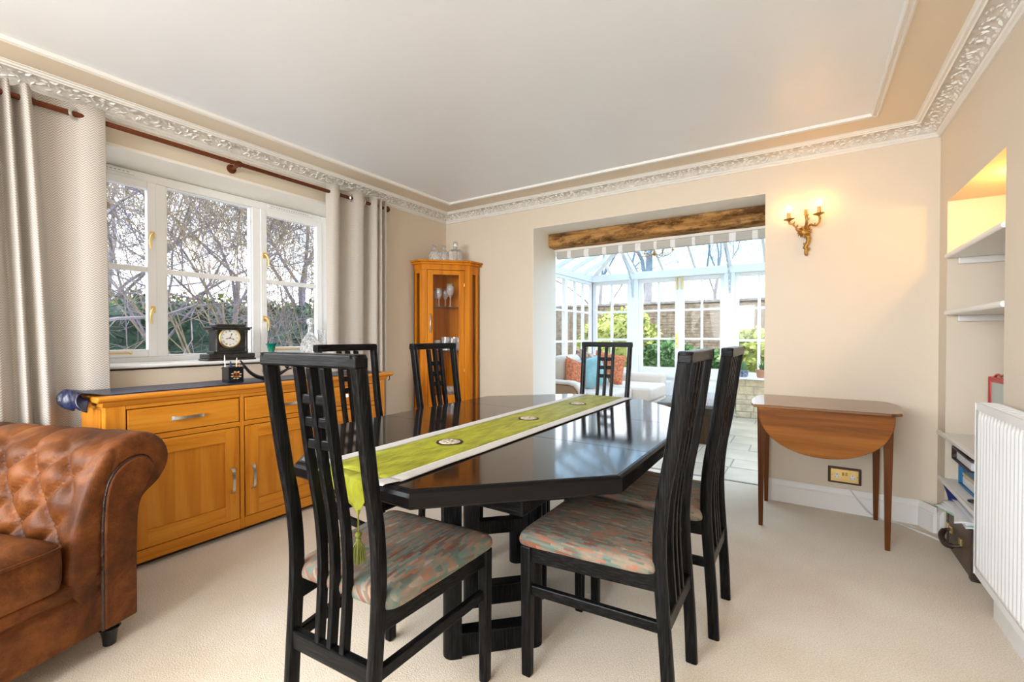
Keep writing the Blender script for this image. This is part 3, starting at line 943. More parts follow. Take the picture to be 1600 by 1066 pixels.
for x in (-0.036, 0.036):
    bb = MB().box(x - 0.013, x + 0.013, -0.030, -0.002, 1.86, 2.05)
    bb.tube([(x, -0.035, 1.87), (x, -0.035, 2.04)], 0.006, 8)
    bb.build('door_bolt', M_brass, dr, bev=0.003)
hh = MB().box(-0.052, -0.014, -0.022, -0.010, 0.97, 1.20)
hh.tube([(-0.033, -0.02, 1.12), (-0.033, -0.055, 1.12), (-0.07, -0.06, 1.118), (-0.13, -0.058, 1.112)], [0.009, 0.008, 0.007, 0.006], 8)
hh.sphere((-0.033, -0.024, 1.03), 0.011, 8, 6)
hh.build('door_handle', M_brass, dr, bev=0.003)

# glazed roof: lean-to with hips at both ends
PS = 0.47
roof = setting('roof_garden_room')
def zr(dy): return 2.175 + PS * dy
YT = OYB + 0.0
raf = []
xs = [-2.67, -2.297, -1.827, -1.361, -0.89, -0.45, -0.02, 0.42, 0.86]
for x in xs:
    run = min(CY1 - YT, x - CX0, CX1 - x) if False else min(CY1 - YT, x - CX0, max(0.1, CX1 - x))
    main = x in (-2.297, -0.89)
    mb = MB().bar((x, CY1, zr(0) - 0.03), (x, CY1 - run, zr(run) - 0.03), 0.055 if main else 0.035, 0.09 if main else 0.06)
    mb.build('rafter', M_upvc, roof, bev=0.004)
run = CY1 - YT
run = min(run, (CX1 - CX0) / 2)
MB().bar((CX0, CY1, zr(0) - 0.02), (CX0 + run, CY1 - run, zr(run) - 0.02), 0.085, 0.085).build('hip_rafter', M_upvc, roof, bev=0.005)
MB().bar((CX1, CY1, zr(0) - 0.02), (CX1 - run, CY1 - run, zr(run) - 0.02), 0.085, 0.085).build('hip_rafter', M_upvc, roof, bev=0.005)
MB().bar((CX0 + run, CY1 - run, zr(run) - 0.02), (CX0 + run, YT, zr(run) - 0.02), 0.07, 0.12).build('ridge_bar', M_upvc, roof, bev=0.005)
ys = [6.75, 6.3, 5.85, 5.4, 4.95, 4.5]
for yy in ys:
    for sx, x0 in ((1, CX0), (-1, CX1)):
        rn = min(CY1 - yy, (CX1 - CX0) / 2)
        MB().bar((x0, yy, zr(0) - 0.03), (x0 + sx * rn, yy, zr(rn) - 0.03), 0.035, 0.06).build('rafter', M_upvc, roof, bev=0.004)
# roof panes, each its own sheet
def tri_pane(pts):
    n_ = Vector(pts[1]) - Vector(pts[0]); m_ = Vector(pts[-1]) - Vector(pts[0]); k_ = n_.cross(m_).normalized() * 0.003
    a = [Vector(p) + k_ for p in pts]; b_ = [Vector(p) - k_ for p in pts]
    n = len(pts)
    MB().add(a + b_, [tuple(range(n)), tuple(range(2 * n - 1, n - 1, -1))] + [(i, (i + 1) % n, (i + 1) % n + n, i + n) for i in range(n)]).build('pane', M_roofglass, roof)
allx = [CX0] + xs + [CX1]
def rb(x): return min(CY1 - YT, x - CX0, CX1 - x)
mid = (CX0 + CX1) / 2
for i in range(len(allx) - 1):
    a, b_ = allx[i], allx[i + 1]
    seq = [a, b_] if not (a < mid < b_) else [a, mid, b_]
    for a2, b2 in zip(seq[:-1], seq[1:]):
        ra, rb_ = rb(a2), rb(b2)
        pts = [(a2, CY1, zr(0)), (b2, CY1, zr(0))]
        if rb_ > 0.001: pts.append((b2, CY1 - rb_, zr(rb_)))
        if ra > 0.001: pts.append((a2, CY1 - ra, zr(ra)))
        tri_pane(pts)
ally = [CY1] + ys + [YT]
for i in range(len(ally) - 1):
    a, b_ = ally[i], ally[i + 1]
    mx_ = (CX1 - CX0) / 2
    for x0, sx in ((CX0, 1), (CX1, -1)):
        ra, rb_ = min(CY1 - a, mx_), min(CY1 - b_, mx_)
        pts = [(x0, a, zr(0)), (x0, b_, zr(0)), (x0 + sx * rb_, b_, zr(rb_))]
        if ra > 0.001: pts.append((x0 + sx * ra, a, zr(ra)))
        tri_pane(pts)
# cast brackets under the main rafters
for x in (-2.297, -0.89):
    mb = MB()
    mb.tube(smooth_path([(x, 7.08, 1.80), (x, 7.06, 1.90), (x, 7.0, 2.03), (x, 6.85, 2.18), (x, 6.62, 2.34)], 6), 0.016, 6)
    for k in range(7):
        t = k / 6
        c = Vector((x, 7.05 - 0.36 * t ** 1.5, 1.84 + 0.46 * t))
        pts = [c + Vector((0, cos(a_) * (0.03 - 0.0035 * a_), sin(a_) * (0.03 - 0.0035 * a_))) for a_ in [j * 0.8 for j in range(8)]]
        mb.tube(pts, 0.008, 5)
    mb.bar((x, 7.085, 1.76), (x, 7.085, 2.06), 0.03, 0.02, up=(0, 1, 0))
    mb.build('roof_bracket', M_lace, roof, smooth=60)

# striped roman blind gathered up under the beam
bl = thing('roman_blind', 'raised striped greige and white roman blind just behind the oak beam', 'blind', (-1.18, 4.13, 2.0))
x = OX0 + 0.01
q = random.Random(21)
widths = []
while x < OX1 - 0.01:
    for wd, m in ((q.choice((0.12, 0.14)), M_blind), (q.choice((0.025, 0.04, 0.05)), M_blindw)):
        x1 = min(x + wd, OX1 - 0.01)
        if x1 - x > 0.005:
            prof = [(-0.028, 0.15), (-0.034, 0.02), (-0.04, -0.045), (-0.03, -0.066), (0.0, -0.07), (0.02, -0.05), (0.022, 0.15)]
            MB().add([(xx + 1.18, p[0], p[1]) for xx in (x, x1) for p in prof], [tuple(range(7)), tuple(range(13, 6, -1))] + [(i, (i + 1) % 7, (i + 1) % 7 + 7, i + 7) for i in range(7)]).build('fabric_stripe', m, bl, smooth=40)
        x = x1

# ================================================================== DINING TABLE
T0 = V(-1.105, 1.83, 0)
tbl = thing('dining_table', 'large black octagonal extending dining table in the middle of the room', 'table', T0)
def octa(hx, hy, c):
    return [(-hx + c, -hy), (hx - c, -hy), (hx, -hy + c), (hx, hy - c), (hx - c, hy), (-hx + c, hy), (-hx, hy - c), (-hx, -hy + c)]
def top_piece(name, ya, yb):
    """slice of the octagon between local ya..yb with a bevelled, rolled rim"""
    def clip(o):
        res = []
        for sgn, lim in ((1, ya), (-1, yb)):
            src = o; o = []
            for i in range(len(src)):
                p, q_ = src[i], src[(i + 1) % len(src)]
                ip = sgn * (p[1] - lim) >= -1e-9; iq = sgn * (q_[1] - lim) >= -1e-9
                if ip: o.append(p)
                if ip != iq:
                    t = (lim - p[1]) / (q_[1] - p[1])
                    o.append((p[0] + (q_[0] - p[0]) * t, lim))
        return o
    rings = []
    for (off, z) in ((-0.030, 0.700), (0.000, 0.700), (0.005, 0.706), (0.006, 0.732), (0.002, 0.742), (-0.006, 0.7485), (-0.014, 0.750)):
        h = 0.670 + off
        o = clip(octa(h, 1.005 + off, 0.415 + off * 0.586))
        rings.append([(p[0], p[1], z) for p in o])
    n = len(rings[0])
    if any(len(r_) != n for r_ in rings): print('ring mismatch', [len(r_) for r_ in rings])
    vs = [p for r_ in rings for p in r_]
    fs = [tuple(reversed(range(n))), tuple((len(rings) - 1) * n + k for k in range(n))]
    fs += [(i * n + k, i * n + (k + 1) % n, (i + 1) * n + (k + 1) % n, (i + 1) * n + k) for i in range(len(rings) - 1) for k in range(n)]
    o = MB().add(vs, fs).build(name, M_top, tbl, fix=False)
    o.data.materials.append(M_rim)
    for p in o.data.polygons:
        if p.index != 1: p.material_index = 1
    return o
top_piece('tabletop', -1.1, -0.283)
top_piece('table_leaf', -0.280, 0.280)
top_piece('tabletop', 0.283, 1.1)
ap = MB()
ap.box(-0.42, 0.42, -0.72, -0.68, 0.62, 0.70); ap.box(-0.42, 0.42, 0.68, 0.72, 0.62, 0.70)
ap.box(-0.42, -0.38, -0.68, 0.68, 0.62, 0.70); ap.box(0.38, 0.42, -0.68, 0.68, 0.62, 0.70)
ap.box(-0.38, 0.38, -0.45, -0.40, 0.64, 0.70); ap.box(-0.38, 0.38, 0.40, 0.45, 0.64, 0.70)
ap.build('apron', M_blackx, tbl, bev=0.004)
def frame45(cx, cy, L, mid):
    """two rounded columns on a base rail set at 45 degrees to the table"""
    c = V(cx, cy, 0) - T0
    d = V(0.7071, 0.7071, 0)
    R = Matrix.Translation(c) @ Matrix.Rotation(radians(45), 4, 'Z')
    for s in (-1, 1):
        out = []
        for k in range(9):
            a = -pi / 2 + pi * k / 8
            out.append((s * (L / 2 - 0.03) + s * 0.035 * cos(a) * 1.0, 0.038 * sin(a)))
        out += [(s * (L / 2 - 0.06), 0.038), (s * (L / 2 - 0.06), -0.038)]
        pts = [(R @ Vector((p[0], p[1], 0)))[:2] for p in out]
        MB().prism(pts, 0.0, 0.695, 'z').build('column', M_black, tbl, smooth=40)
    MB().box(-L / 2 + 0.05, L / 2 - 0.05, -0.030, 0.030, 0.0, 0.085, R).build('base_rail', M_black, tbl, bev=0.006)
    if mid:
        MB().box(-L / 2 + 0.05, L / 2 - 0.05, -0.022, 0.022, 0.30, 0.36, R).build('stretcher', M_black, tbl, bev=0.004)
frame45(-0.955, 1.345, 0.36, False)
frame45(-1.085, 1.62, 0.36, True)
frame45(-1.125, 2.04, 0.36, True)
frame45(-1.255, 2.315, 0.36, False)

# ------------------------------------------------------------------ dining chairs
chair_profile = smooth_path([(0.0, 0.0), (0.006, 0.14), (0.017, 0.30), (0.027, 0.44), (0.029, 0.55), (0.019, 0.67), (-0.002, 0.79), (-0.018, 0.90), (-0.034, 1.02), (-0.046, 1.105)], 3)
YR = -0.24
def lat(z, side=1.0):
    """half-width between back posts at height z"""
    return 0.155 + 0.017 * min(1, max(0, z / 1.1))
def post_y(z):
    for (a, za), (b_, zb) in zip(chair_profile[:-1], chair_profile[1:]):
        if za <= z <= zb + 1e-6:
            t = (z - za) / max(1e-6, zb - za)
            return YR + a + (b_ - a) * t
    return YR + chair_profile[-1][0]
def strip(zs, xfn, wx, dy, yoff=0.0, rnd=False):
    """vertical curved member of section wx by dy following the back's S curve"""
    vs = []
    sec = [(-wx / 2, -dy / 2), (wx / 2, -dy / 2), (wx / 2, dy / 2), (-wx / 2, dy / 2)]
    if rnd:
        c = 0.009
        sec = [(-wx / 2 + c, -dy / 2), (wx / 2 - c, -dy / 2), (wx / 2 - c * 0.3, -dy / 2 + c * 0.3), (wx / 2, -dy / 2 + c), (wx / 2, dy / 2 - c), (wx / 2 - c * 0.3, dy / 2 - c * 0.3), (wx / 2 - c, dy / 2), (-wx / 2 + c, dy / 2), (-wx / 2 + c * 0.3, dy / 2 - c * 0.3), (-wx / 2, dy / 2 - c), (-wx / 2, -dy / 2 + c), (-wx / 2 + c * 0.3, -dy / 2 + c * 0.3)]
    k = len(sec)
    for z in zs:
        for a, b_ in sec:
            vs.append((xfn(z) + a, post_y(z) + yoff + b_, z))
    n = len(zs)
    fs = [tuple(reversed(range(k))), tuple((n - 1) * k + j for j in range(k))]
    fs += [(i * k + j, i * k + (j + 1) % k, (i + 1) * k + (j + 1) % k, (i + 1) * k + j) for i in range(n - 1) for j in range(k)]
    return MB().add(vs, fs)
def make_chair():
    t = thing('dining_chair', '', 'chair')
    zs = [z for _, z in chair_profile]
    for s in (-1, 1):
        strip(zs, lambda z: s * lat(z), 0.027, 0.040, rnd=True).build('back_leg', M_black, t, smooth=40)
        MB().bar((s * 0.212, 0.215, 0.0), (s * 0.212, 0.215, 0.445), 0.030, 0.034, up=(0, 1, 0), w1=0.036, h1=0.04).build('front_leg', M_black, t, bev=0.006)
        MB().bar((s * 0.208, 0.205, 0.4175), (s * 0.160, post_y(0.42) + 0.01, 0.4175), 0.022, 0.055).build('side_rail', M_blacky, t, bev=0.003)
        MB().bar((s * 0.208, 0.205, 0.295), (s * 0.160, post_y(0.29) + 0.01, 0.285), 0.020, 0.034).build('side_stretcher', M_blacky, t, bev=0.004)
    MB().box(-0.20, 0.20, 0.205, 0.228, 0.39, 0.445).build('front_rail', M_blackx, t, bev=0.003)
    MB().box(-0.20, 0.20, 0.150, 0.172, 0.385, 0.41).build('brace', M_blackx, t, bev=0.003)
    yl = post_y(0.29)
    MB().box(-0.15, 0.15, yl - 0.013, yl + 0.013, 0.262, 0.312).build('back_rail', M_blackx, t, bev=0.004)
    yt = post_y(1.085)
    tr = MB()
    tr.prism([(-0.160, 1.071), (0.160, 1.071), (0.186, 1.071), (0.186, 1.095), (0.180, 1.106), (-0.180, 1.106), (-0.186, 1.095), (-0.186, 1.071)], yt - 0.0215, yt + 0.0195, 'y')
    tr.build('top_rail', M_blackx, t, bev=0.005, seg=3)
    z2 = [0.305 + (1.07 - 0.305) * k / 22 for k in range(23)]
    for x in (-0.052, 0.0, 0.052):
        strip(z2, lambda z: x * (0.92 + 0.08 * z), 0.018, 0.026).build('slat', M_black, t, bev=0.003)
    for z in (0.985, 0.925, 0.865):
        for x in (-0.026, 0.026):
            MB().box(x - 0.017, x + 0.017, post_y(z) - 0.009, post_y(z) + 0.009, z - 0.013, z + 0.013).build('cross_block', M_blackx, t, bev=0.003)
    # upholstered seat: rounded trapezoid pad
    def pad(u, v):
        a = 2 * pi * u
        ca, sa = cos(a), sin(a)
        e = 0.16
        px = abs(ca) ** e * (1 if ca >= 0 else -1)
        py = abs(sa) ** e * (1 if sa >= 0 else -1)
        yy = 0.022 + py * 0.228
        hw = 0.197 + 0.044 * (py * 0.5 + 0.5)
        xx = px * hw
        lev = [(0.965, 0.4455), (0.99, 0.449), (1.0, 0.458), (0.998, 0.467), (0.985, 0.477), (0.95, 0.486), (0.85, 0.493), (0.6, 0.498), (0.3, 0.500), (0.0, 0.501)]
        k = min(len(lev) - 1, int(round(v * (len(lev) - 1))))
        f_, z = lev[k]
        z += -0.007 * (px * 0.5) ** 2 * 0
        return (xx * f_, 0.022 + (yy - 0.022) * f_, z)
    MB().grid(pad, 64, 9, closeu=True).add([], []).build('seat', M_seat, t, smooth=60)
    return t
chair0 = make_chair()
index_children()
chairs = [
    (-1.081, 0.968, radians(4.0), 'black high-backed dining chair at the near end of the table, nearest the camera'),
    (-0.565, 1.510, radians(90.0), 'nearer of the two black high-backed dining chairs on the right side of the table'),
    (-0.520, 1.995, radians(90.0), 'farther of the two black high-backed dining chairs on the right side of the table'),
    (-1.745, 1.520, radians(-90.0), 'black high-backed dining chair on the left side, in front of the oak sideboard'),
    (-1.590, 2.020, radians(-90.0), 'black high-backed dining chair on the left side, in front of the corner cabinet'),
    (-1.184, 2.785, radians(180.0), 'black high-backed dining chair at the far end, in front of the garden room opening'),
]
for i, (x, y, a, lb) in enumerate(chairs):
    o = chair0 if i == 0 else dup_tree(chair0)
    o.location = (x, y, 0); o.rotation_euler = (0, 0, a)
    tag(o, lb, 'chair', 'dining chairs around the table')

# ------------------------------------------------------------------ table runner
rn = thing('table_runner', 'lime green satin runner with silver grey borders and a tassel along the black table', 'runner', (-1.105, 1.83, 0.7515))
def wav(x, y): return 0.0012 + 0.0014 * (1 + mnoise.noise(Vector((x * 14, y * 5, 0))))
def band(x0, x1, ya, yb, dz, n=50):
    return MB().grid(lambda u, v: (x0 + (x1 - x0) * v, ya + (yb - ya) * u, wav(x0 + (x1 - x0) * v, ya + (yb - ya) * u) + dz), n, 6)
band(-0.120, 0.140, -0.985, 0.985, 0.0).build('gold_panel', M_gold, rn, smooth=60, solid=0.0012)
rn.children
for a, b_ in ((-0.168, -0.118), (0.138, 0.190)):
    band(a, b_, -0.975, 0.985, 0.0008).build('border', M_grey, rn, smooth=60, solid=0.0016)
# pointed end hanging over the near edge of the table
def hang(u, v):
    w_ = 1 - u
    k_ = max(0, (u - 0.15) / 0.85)
    wl, wr2 = -0.120 * (1 - k_ ** 1.3) + 0.072 * k_ ** 1.3, 0.150 * (1 - k_ ** 0.9) + 0.072 * k_ ** 0.9
    x = wl + (wr2 - wl) * v
    t = u / 0.2
    if t < 1:
        yy = -0.983 - 0.036 * t; z = 0.0030 - 0.004 * t ** 4
    else:
        yy = -1.0195 - 0.003 * sin(v * 9 + u * 3); z = -0.001 - 0.088 * (u - 0.2) / 0.8 - 0.012 * u * (1 - abs(2 * v - 1))
    return (x, yy - 0.006 * sin(v * 14) * max(0, u - 0.2) * (1 - u) * 3, z)
MB().grid(hang, 30, 18).build('hanging_point', M_gold, rn, smooth=60, solid=0.0012)
MB().grid(lambda u, v: (0.138 + 0.052 * v - 0.02 * u, -0.97 - 0.052 * u, 0.0045 - 0.03 * max(0, u - 0.85)), 8, 4).build('border', M_grey, rn, smooth=60, solid=0.0016)
for y in (1.269, 1.839, 2.395):
    c = (0.0 + 0.005, y - 1.83, 0.0045)
    MB().lathe([(0.0, 0.0), (0.050, 0.0), (0.050, 0.0015), (0.0, 0.002)], c, 28).build('medallion_ring', M_ink, rn, smooth=40)
    sq = MB().lathe([(0.0, 0.0015), (0.040, 0.0015), (0.038, 0.003), (0.0, 0.0035)], c, 28)
    for k in range(10):
        a = 2 * pi * k / 10
        sq.sphere((c[0] + 0.026 * cos(a), c[1] + 0.026 * sin(a), c[2] + 0.003), 0.008, 8, 5, sz=0.3)
    sq.sphere((c[0], c[1], c[2] + 0.003), 0.012, 8, 5, sz=0.3)
    sq.build('medallion', M_medal, rn, smooth=50)
tc_ = (0.072, -1.022, -0.085)
tz = MB().tube([tc_, (tc_[0], tc_[1], tc_[2] - 0.060)], 0.0022, 6)
tz.build('tassel_cord', M_tassel, rn, smooth=60)
tz = MB().sphere((tc_[0], tc_[1], tc_[2] - 0.068), 0.0095, 12, 8)
tz.sphere((tc_[0], tc_[1], tc_[2] - 0.083), 0.0075, 12, 8)
for k in range(26):
    a = 2 * pi * k / 26; r1 = 0.010 + 0.005 * (k % 3)
    tz.tube([(tc_[0] + 0.004 * cos(a), tc_[1] + 0.004 * sin(a), tc_[2] - 0.085), (tc_[0] + r1 * 0.8 * cos(a), tc_[1] + r1 * 0.8 * sin(a), tc_[2] - 0.105), (tc_[0] + r1 * cos(a), tc_[1] + r1 * sin(a), tc_[2] - 0.146)], 0.0016, 4)
tz.build('tassel', M_tassel, rn, smooth=60)

# ================================================================== SIDEBOARD
SX0, SX1, SY0, SY1 = -3.085, -2.73, 0.72, 2.385
sb = thing('sideboard', 'long honey oak sideboard with drawers and doors below the window', 'sideboard', ((SX0 + SX1) / 2, (SY0 + SY1) / 2, 0))
sbo = Vector(sb.location)
def sbx(x0, x1, y0, y1, z0, z1, name, m, bev=0.003, parent=sb):
    return MB().box(x0 - sbo.x, x1 - sbo.x, y0 - sbo.y, y1 - sbo.y, z0, z1).build(name, m, parent, bev=bev)
tp = MB().prism([(SX0 - sbo.x - 0.0, 0.838), (SX1 + 0.018 - sbo.x, 0.838), (SX1 + 0.030 - sbo.x, 0.846), (SX1 + 0.034 - sbo.x, 0.856), (SX1 + 0.028 - sbo.x, 0.867), (SX0 - sbo.x, 0.867)], SY0 - 0.035 - sbo.y, SY1 + 0.065 - sbo.y, 'y')
tp.build('worktop', M_oak, sb, bev=0.006)
tm = MB().prism([(SX0 - sbo.x, 0.815), (SX1 + 0.004 - sbo.x, 0.815), (SX1 + 0.018 - sbo.x, 0.838), (SX0 - sbo.x, 0.838)], SY0 - 0.012 - sbo.y, SY1 + 0.02 - sbo.y, 'y')
tm.build('top_moulding', M_oak, sb, bev=0.002)
sbx(SX0, SX1 - 0.0225, SY0, SY0 + 0.022, 0.03, 0.815, 'side_panel', M_oakz)
sbx(SX0 + 0.05, SX1 - 0.05, SY0 - 0.006, SY0 + 0.001, 0.10, 0.80, 'side_inset', M_oakp)
sbx(SX0, SX1 - 0.0225, SY1 - 0.022, SY1, 0.03, 0.815, 'side_panel', M_oakz)
sbx(SX0, SX1 - 0.02, SY0 + 0.02, SY1 - 0.02, 0.10, 0.12, 'bottom_panel', M_oak)
sbx(SX0, SX0 + 0.01, SY0 + 0.02, SY1 - 0.02, 0.10, 0.815, 'back_panel', M_oakz)
sbx(SX0 + 0.03, SX1 - 0.05, SY0 + 0.03, SY1 - 0.03, 0.0, 0.032, 'plinth', M_socketwood_shade)  # dark colour paints in the shadow beneath the sideboard's bottom rail
for y0, y1 in ((SY0, 0.797), (1.318, 1.340), (1.846, 1.868), (2.345, SY1)):
    sbx(SX1 - 0.022, SX1, y0, y1, 0.03, 0.815, 'stile', M_oakz)
for z0, z1 in ((0.03, 0.092), (0.628, 0.655), (0.795, 0.815)):
    for y0, y1 in ((0.797, 1.318), (1.340, 1.846), (1.868, 2.345)):
        sbx(SX1 - 0.022, SX1 - 0.0005, y0, y1, z0, z1, 'rail', M_oak)
def bow_handle(parent, c, along, L=0.15):
    A = Vector(along); c = Vector(c)
    pts = smooth_path([tuple(c - A * L / 2 + V(0.004, 0, 0)), tuple(c - A * L * 0.36 + V(0.022, 0, 0)), tuple(c + V(0.027, 0, 0)), tuple(c + A * L * 0.36 + V(0.022, 0, 0)), tuple(c + A * L / 2 + V(0.004, 0, 0))], 5)
    mb = MB()
    m = len(pts)
    S = V(1, 0, 0).cross(A)
    for i in range(m - 1):
        w0 = 0.007 + 0.005 * abs(2 * i / (m - 1) - 1) ** 2; w1 = 0.007 + 0.005 * abs(2 * (i + 1) / (m - 1) - 1) ** 2
        p0, p1 = Vector(pts[i]), Vector(pts[i + 1])
        vs = []
        for p, w_ in ((p0, w0), (p1, w1)):
            vs += [p - S * w_ - V(0.0025, 0, 0), p + S * w_ - V(0.0025, 0, 0), p + S * w_ + V(0.0025, 0, 0), p - S * w_ + V(0.0025, 0, 0)]
        fs = [(0, 4, 5, 1), (1, 5, 6, 2), (2, 6, 7, 3), (3, 7, 4, 0)]
        if i == 0: fs.append((0, 1, 2, 3))
        if i == m - 2: fs.append((7, 6, 5, 4))
        mb.add(vs, fs)
    mb.build('handle', M_steel, parent, smooth=60)
for k, (y0, y1) in enumerate(((0.80, 1.315), (1.343, 1.843), (1.871, 2.342))):
    d = MB().box(SX1 - 0.022 - sbo.x, SX1 + 0.001 - sbo.x, y0 + 0.003 - sbo.y, y1 - 0.003 - sbo.y, 0.659, 0.791).build('drawer', M_oak, sb, bev=0.003)
    bow_handle(d, (SX1 - sbo.x, (y0 + y1) / 2 - sbo.y, 0.725), (0, 1, 0), 0.155)
    # framed door with planked panel
    dz0, dz1 = 0.096, 0.624
    Y0, Y1 = y0 + 0.003 - sbo.y, y1 - 0.003 - sbo.y
    xa, xb = SX1 - 0.022 - sbo.x, SX1 + 0.001 - sbo.x
    door = MB().box(xa, xa + 0.003, Y0, Y1, dz0, dz1).build('door', M_oakz, sb)
    for ya, yb in ((Y0, Y0 + 0.075), (Y1 - 0.075, Y1)):
        MB().box(xa + 0.003, xb, ya, yb, dz0, dz1).build('door_stile', M_oakz, door, bev=0.002)
    for z0, z1 in ((dz1 - 0.075, dz1), (dz0, dz0 + 0.085)):
        MB().box(xa, xb - 0.0003, Y0 + 0.075, Y1 - 0.075, z0, z1).build('door_rail', M_oak, door, bev=0.002)
    nb = 3
    for j in range(nb):
        a = Y0 + 0.075 + (Y1 - Y0 - 0.15) * j / nb; b_ = Y0 + 0.075 + (Y1 - Y0 - 0.15) * (j + 1) / nb
        o = MB().box(-0.005, 0.004, -(b_ - a) / 2, (b_ - a) / 2, -(dz1 - dz0 - 0.16) / 2, (dz1 - dz0 - 0.16) / 2).build('board', M_oakp, door, bev=0.0012, seg=1)
        o.location = (xa + 0.008, (a + b_) / 2, (dz0 + dz1 + 0.01) / 2)
        o.data.transform(Matrix.Translation((0.0, 0.0, 0.0)))
    hy = Y1 - 0.040 if k == 0 else Y0 + 0.040
    bow_handle(door, (SX1 - sbo.x, hy, 0.325 if k == 0 else 0.322), (0, 0, 1), 0.145)
MB().tube([(SX1 + 0.0 - sbo.x, SY1 + 0.05 - sbo.y, 0.836), (SX1 + 0.0 - sbo.x, SY1 + 0.05 - sbo.y, 0.81), (SX1 - 0.01 - sbo.x, SY1 + 0.045 - sbo.y, 0.80)], 0.004, 6).build('hook', M_ink, sb, smooth=60)

# navy cloth along the sideboard top, bunched over its left end
cl = thing('sideboard_cloth', 'dark navy cloth runner laid along the oak sideboard top, bunched at its left end', 'cloth', (-2.9, 1.5, 0.8685))
def clf(u, v):
    y = 0.655 + (2.37 - 0.655) * u
    x = -3.06 + 0.325 * v - 0.02 * (1 - u)
    z = 0.8688 + 0.0022 * (1 + mnoise.noise(Vector((x * 16, y * 7, 0))))
    e = max(0, 0.73 - y) / 0.075
    z += 0.016 * e * (0.4 + 0.6 * abs(sin(v * 11)))
    return (x + 2.9, y - 1.5, z - 0.8685)
MB().grid(clf, 90, 26).build('cloth_top', M_navy, cl, smooth=60, solid=0.002)
def clh(u, v):
    v2 = v
    x = -3.08 + 0.30 * v2 + 0.035 * u
    a = u * pi * 0.95
    r_ = 0.024 + 0.009 * sin(v * 19 + 1) + 0.006 * sin(v * 41)
    y = 0.655 - r_ * sin(a) - 0.012 * sin(v * 7) * u + 0.02 * u
    z = 0.872 + 0.016 * abs(sin(v * 11)) * (1 - u) - r_ * 1.45 * (1 - cos(a)) * 0.75
    return (x + 2.9, y - 1.5, z - 0.8685)
MB().grid(clh, 14, 50).build('bunched_end', M_navy, cl, smooth=60, solid=0.003)

# ================================================================== CLOCK, POT, VASE ...
ck = thing('mantel_clock', 'black slate mantel clock with a round ivory dial on the window sill', 'clock', (-3.262, 1.50, 0.9885))
def ckb(x, y, z0, z1, name, m=M_slate, bev=0.003, yc=0.0):
    return MB().box(-x, x, yc - y, yc + y, z0, z1).build(name, m, ck, bev=bev)
ckb(0.070, 0.150, 0.0, 0.012, 'plinth'); ckb(0.066, 0.146, 0.012, 0.044, 'base', bev=0.006)
ckb(0.050, 0.108, 0.044, 0.060, 'base_step')
ckb(0.046, 0.098, 0.060, 0.210, 'case')
for s in (-1, 1):
    MB().lathe([(0.011, 0.060), (0.011, 0.070), (0.008, 0.075), (0.008, 0.185), (0.011, 0.190), (0.011, 0.2)], (0.054, s * 0.092, 0), 12).build('pillar', M_slate, ck, smooth=40)
ckb(0.062, 0.118, 0.200, 0.212, 'cornice', bev=0.004)
ckb(0.068, 0.128, 0.212, 0.222, 'cornice_top', bev=0.004)
ckb(0.050, 0.095, 0.222, 0.240, 'top_cap', bev=0.008)
RX = Matrix.Translation((0.047, -0.012, 0.148)) @ Matrix.Rotation(radians(90), 4, 'Y')
MB().lathe([(0.068, 0.0), (0.070, 0.004), (0.066, 0.010), (0.060, 0.011), (0.058, 0.004), (0.0, 0.004)], (0, 0, 0), 36, RX).build('bezel', M_brass, ck, smooth=50)
dial = MB().lathe([(0.0, 0.004), (0.058, 0.004), (0.058, 0.0065), (0.0, 0.0068)], (0, 0, 0), 36, RX).build('dial', M_dial, ck, smooth=40)
numerals = ['XII', 'I', 'II', 'III', 'IV', 'V', 'VI', 'VII', 'VIII', 'IX', 'X', 'XI']
nm = MB()
for h in range(12):
    a = pi / 2 - h * 2 * pi / 12
    L = len(numerals[h])
    for j, chh in enumerate(numerals[h]):
        off = (j - (L - 1) / 2) * 0.0042
        rad_ = V(0, cos(a), sin(a)); tan_ = V(0, sin(a), -cos(a))
        c = V(0.0545, -0.012, 0.148) + rad_ * 0.045 + tan_ * off
        ups = {'I': [(0, 0)], 'V': [(-0.0014, 0), (0.0014, 0)], 'X': [(-0.0015, 0.0015), (0.0015, -0.0015)]}[chh]
        for tb, tt in ups:
            if chh == 'V':
                p0, p1 = c - rad_ * 0.005, c + rad_ * 0.005 + tan_ * tb
            else:
                p0, p1 = c - rad_ * 0.005 + tan_ * tb, c + rad_ * 0.005 + tan_ * tt
            nm.bar(p0, p1, 0.0010, 0.0006, up=(1, 0, 0))
nm.build('numerals', M_ink, ck)
hd = MB()
c = V(0.0552, -0.012, 0.148)
for a, L, w_ in ((radians(90 - 255), 0.026, 0.0028), (radians(90 - 115), 0.030, 0.0026), (radians(68), 0.036, 0.0018)):
    hd.bar(c, c + V(0, cos(a), sin(a)) * L, w_, 0.0008, up=(1, 0, 0))
    hd.sphere(c + V(0, cos(a), sin(a)) * L * 0.75, 0.0035, 8, 6, sx=0.3)
hd.sphere(c, 0.004, 8, 6)
hd.build('hands', M_ink, ck)

